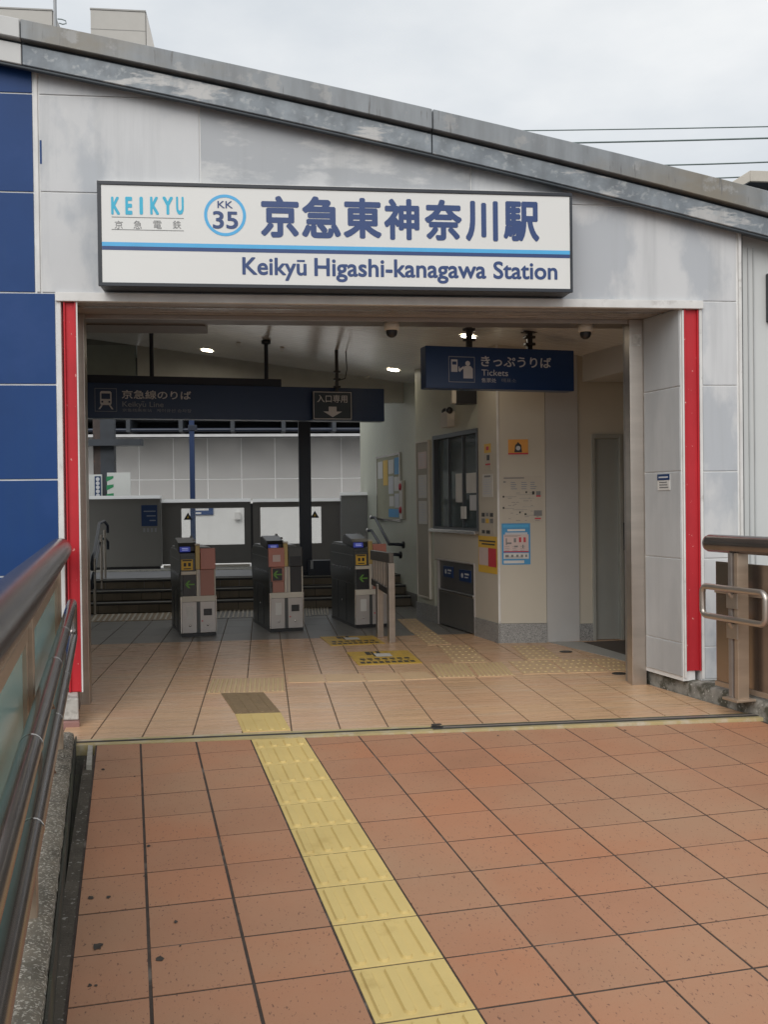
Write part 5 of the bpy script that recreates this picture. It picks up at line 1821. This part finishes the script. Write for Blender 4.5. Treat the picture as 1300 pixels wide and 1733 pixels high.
# ------------------------------------------------------------------ left parapet
rail_dir = Vector((-math.sin(rad(9.03)), math.cos(rad(9.03)), 0))
TE = at(101, 930, 6.15)
LPF = Fr((TE.x, TE.y, 0), -rail_dir)       # s runs towards the viewer, d is the viewer's left... see sign below
para = thing('parapet', 'glass parapet with a thick steel top rail along the left of the deck', 'parapet', (TE.x, TE.y, KZ))
RZ = TE.z
MB().tube([LPF.w(0, 0, RZ), LPF.w(6.9, 0, RZ)], .070, 28).build('top_rail', RAIL, para)
MB().lathe(LPF.w(0, 0, RZ), [(.070, 0), (.064, .02), (.04, .032), (0, .035)], 28, axis=rail_dir).build('rail_cap', RAIL, para)
post_s = [LPF.hit(93, 1100)[0], LPF.hit(39, 1200)[0]]
dp = post_s[1] - post_s[0]
ps_all = [post_s[0] + dp * k for k in range(0, 6)]
for s_ in ps_all:
    if s_ > 6.7:
        continue
    MB().box(LPF, s_ - .03, s_ + .03, -.045, .035, KZ - .02, RZ - .06).build('post', BRONZE, para, .003)
for k in range(len(ps_all)):
    a, b = ps_all[k] + .034, (ps_all[k + 1] if k + 1 < len(ps_all) else 6.8) - .034
    if a > 6.5:
        continue
    b = min(b, 6.8)
    gz0, gz1 = .17, RZ - .15
    MB().box(LPF, a + .045, b - .045, -.006, .006, gz0, gz1).build('glass_panel', FROST, para)
    m = MB().box(LPF, a, b, -.02, .02, gz1, gz1 + .045)
    m.box(LPF, a, b, -.02, .02, gz0 - .045, gz0)
    m.box(LPF, a, a + .045, -.02, .02, gz0, gz1)
    m.box(LPF, b - .045, b, -.02, .02, gz0, gz1)
    m.build('panel_frame', BRONZE, para, .002)


def loop(fr, s0, s1, z0, z1, d, r, fillet=.05):
    pts = []
    for cx_, cz_, a0 in ((s0 + fillet, z0 + fillet, 180), (s1 - fillet, z0 + fillet, 270), (s1 - fillet, z1 - fillet, 0), (s0 + fillet, z1 - fillet, 90)):
        for k in range(6):
            an = rad(a0 + 90 * k / 5)
            pts.append(fr.w(cx_ + math.cos(an) * fillet, d, cz_ + math.sin(an) * fillet))
    return pts


E1 = at(122, 1020, 6.02)
HF = Fr((E1.x, E1.y, 0), -rail_dir)
hz1 = E1.z
hz0 = at(125, 1078, 6.02).z
hr = thing('handrail', 'double dark tubular handrail looping along the left parapet', 'handrail', (E1.x, E1.y, 0))
MB().tube(loop(HF, 0, 6.6, hz0, hz1, 0, .028), .028, 16, closed=True).build('rail', RAIL_D, hr)
m = MB()
for s_ in ps_all[1:]:
    q = LPF.w(s_, 0, 0)
    sh = (q - HF.P).dot(HF.ex)
    if sh > 6.3:
        continue
    for z_ in (hz0, hz1):
        MB().tube([HF.w(sh, 0, z_ - .02), HF.w(sh, .02, z_ - .05), q + Vector((0, 0, z_ - .06))], .010, 8).build('bracket', RAIL, hr)
for s_ in (1.42, 2.35, 3.6):
    for z_ in (hz0, hz1):
        MB().lathe(HF.w(s_, 0, z_), [(.0285, -.004), (.0295, -.003), (.0295, .003), (.0285, .004)], 16, axis=rail_dir).build('joint_ring', STEEL_B, hr)

# ------------------------------------------------------------------ right parapet
TR = at(1203, 919, 5.95)
RPF = Fr((TR.x, TR.y, 0), -rkd)
pr_ = thing('parapet', 'bronze plated parapet with a thick dark top rail at the right edge', 'parapet', (TR.x, TR.y, .1))
rz = TR.z
MB().tube([RPF.w(0, 0, rz), RPF.w(6.5, 0, rz)], .056, 28).build('top_rail', RAIL_D, pr_)
MB().lathe(RPF.w(0, 0, rz), [(.056, 0), (.050, .02), (.03, .031), (0, .034)], 28, axis=rkd).build('rail_cap', RAIL_D, pr_)
sp = RPF.hit(1250, 1050)[0]
for k in range(4):
    s_ = sp + k * 1.5
    MB().box(RPF, s_ - .045, s_ - .012, -.04, .04, .10, rz - .05).build('post', POST_D, pr_, .003)
    MB().box(RPF, s_ + .012, s_ + .045, -.04, .04, .10, rz - .05).build('post', BRONZE, pr_, .003)
    MB().box(RPF, s_ - .07, s_ + .07, -.07, .07, .09, .105).build('foot_plate', BRONZE, pr_, .003)
    MB().box(RPF, s_ - .011, s_ + .011, -.03, .03, .10, rz - .06).build('post_core', BRONZE_P, pr_)
pz1 = RPF.hit(1228, 951, .09)[1]
ps0 = RPF.hit(1212, 1050, .09)[0]
MB().box(RPF, ps0, 6.4, .09, .10, .12, pz1).build('infill_plate', BRONZE_P, pr_, .003)
MB().box(RPF, ps0, 6.4, .078, .0895, pz1 - .20, pz1 - .17).build('infill_rib', BRONZE, pr_, .002)
MB().box(RPF, ps0, 6.4, .078, .0895, .12, .15).build('infill_rib', BRONZE, pr_, .002)
E2 = at(1189, 991, 5.93)
H2 = Fr((E2.x, E2.y, 0), -rkd)
ha = H2.hit(1296, 1030)[0]
z_hi, z_lo = E2.z, H2.hit(1189, 1040)[1]
hr2 = thing('handrail', 'closed steel handrail loop fixed to the right parapet post', 'handrail', (E2.x, E2.y, .5))
MB().tube(loop(H2, 0, ha, z_lo, z_hi, 0, .019, .04), .019, 16, closed=True).build('rail', STEEL, hr2)
q = RPF.w(sp, 0, 0)
sh = (q - H2.P).dot(H2.ex)
for z_ in (z_lo, z_hi):
    MB().tube([H2.w(sh, .0, z_ - .018), H2.w(sh, .02, z_ - .05), q + Vector((0, 0, z_ - .06))], .011, 8).build('bracket', STEEL, hr2)
    MB().box(RPF, sp - .05, sp + .05, -.05, -.0405, z_ - .12, z_ - .03).build('bracket_plate', STEEL, hr2, .002)

# ------------------------------------------------------------------ behind the roof: neighbouring roof boxes, mast, cables, right canopy
def roof_box(label, xl, xr, yt, xb, Yb, px_line):
    a, b = at(xl, yt, Yb), at(xr, yt + 4, Yb)
    t = thing('rooftop_box', label, 'rooftop unit', ((a.x + b.x) / 2, Yb, 4), 'rooftop boxes behind the roof')
    zt = a.z
    wb = at(xb, 85, Yb).x - b.x
    zb_ = at(xr, 85, Yb).z
    zlow = 3.0
    ext = wb * (zt - zlow) / (zt - zb_)
    MB().poly(WF, [(a.x, zlow), (b.x, zlow), (b.x, zt), (a.x, zt)], Yb, Yb + 1.6).build('front_cladding', BOXBEIGE, t, .01)
    MB().poly(WF, [(b.x + .001, zlow), (b.x + ext, zlow), (b.x + .012, zt)], Yb + .02, Yb + 1.6).build('sloping_side', mat('box_side', (.50, .48, .45), .6, var=.03), t)
    MB().box(WF, a.x - .01, b.x + .012, Yb - .015, Yb + 1.6, zt + .001, zt + .035).build('edge_cap', BOXTOP, t)
    zl = at((xl + xr) / 2, px_line, Yb).z
    MB().box(WF, a.x, b.x, Yb - .006, Yb - .0005, zl - .012, zl).build('joint_strip', BOXTOP, t)
    return t


roof_box('beige rooftop box at the far left beside the mast', -70, 88, 12, 105, 24.0, 40)
roof_box('beige rooftop box with a slanting right side, right of the mast', 153, 246, 17, 262, 24.0, 51)
p = at(93.5, 40, 23.0)
t = thing('mast', 'thin grey mast rising behind the roof between the rooftop boxes', 'mast', (p.x, 23, 4))
MB().tube([(p.x, 23, 4), (p.x, 23, 17)], .035, 8).build('pole', mat('mast_grey', (.33, .34, .35), .5, metal=.3), t)
pp = [at(x, y, 23) for x, y in ((97, 33), (104, 33.5), (111, 36), (112, 41), (106, 42), (100, 40))]
MB().tube(pp, .012, 6).build('cable_loop', CABLE, t)
for k, (ya, yb, r_, xs_, lab) in enumerate(((222, 215, .018, 870, 'thin overhead cable, the topmost of the four at the right'), (243, 234.5, .026, 940, 'thick overhead cable, second from the top at the right'),
                                            (281, 275, .022, 1090, 'overhead cable, third from the top at the right'), (303, 298, .020, 1180, 'thin overhead cable, the lowest of the four at the right'))):
    q0, q1 = at(xs_, ya, 30.0), at(1300, yb, 27.0)
    d = q1 - q0
    pts = []
    for i in range(-6, 13):
        u = i / 6
        pts.append(q0 + d * u * 1.0 + Vector((0, 0, .04 * (u * (u - 1)))))
    o = MB().tube(pts, r_, 8).build('cable', CABLE)
    tag(o, lab, 'cable', 'overhead cables at the right')
q0 = at(1270, 289, 15.0)
t = thing('neighbour_canopy', 'beige edged canopy roof rising behind the main roof at the right', 'canopy', (q0.x + 1.5, 15, 2))
z_t, z_b = q0.z, at(1270, 307, 15.0).z
xl_ = at(1240, 313, 15.0).x
MB().poly(WF, [(q0.x, z_b), (q0.x + 5, z_b), (q0.x + 5, z_t), (q0.x, z_t)], 15.0, 15.06).build('fascia', WOODROOF, t, .006)
zl_a = at(1240, 313, 15.0).z
MB().poly(WF, [(xl_ - .35, zl_a - .29), (q0.x - .002, z_b), (q0.x - .002, z_t), (xl_ - .35, zl_a - .17)], 15.0, 15.06).build('sloping_fascia', WOODROOF, t, .006)
MB().box(WF, q0.x + .05, q0.x + 5, 15.07, 19, z_b + .02, z_b + .1).build('roof', FARSTEEL, t)
MB().poly(WF, [(xl_ - .3, zl_a - .29), (q0.x + .05, z_b - .01), (q0.x + 5, z_b - .01), (q0.x + 5, 1.5), (xl_ - .3, 1.5)], 16.0, 16.1).build('end_wall', mat('canopy_wall', (.10, .11, .13), .6, var=.1), t)
x_ = at(1293, 320, 15.9).x
MB().box(WF, x_ - .03, x_ + .06, 15.85, 15.95, 1.5, z_b).build('post', GREY_W, t)
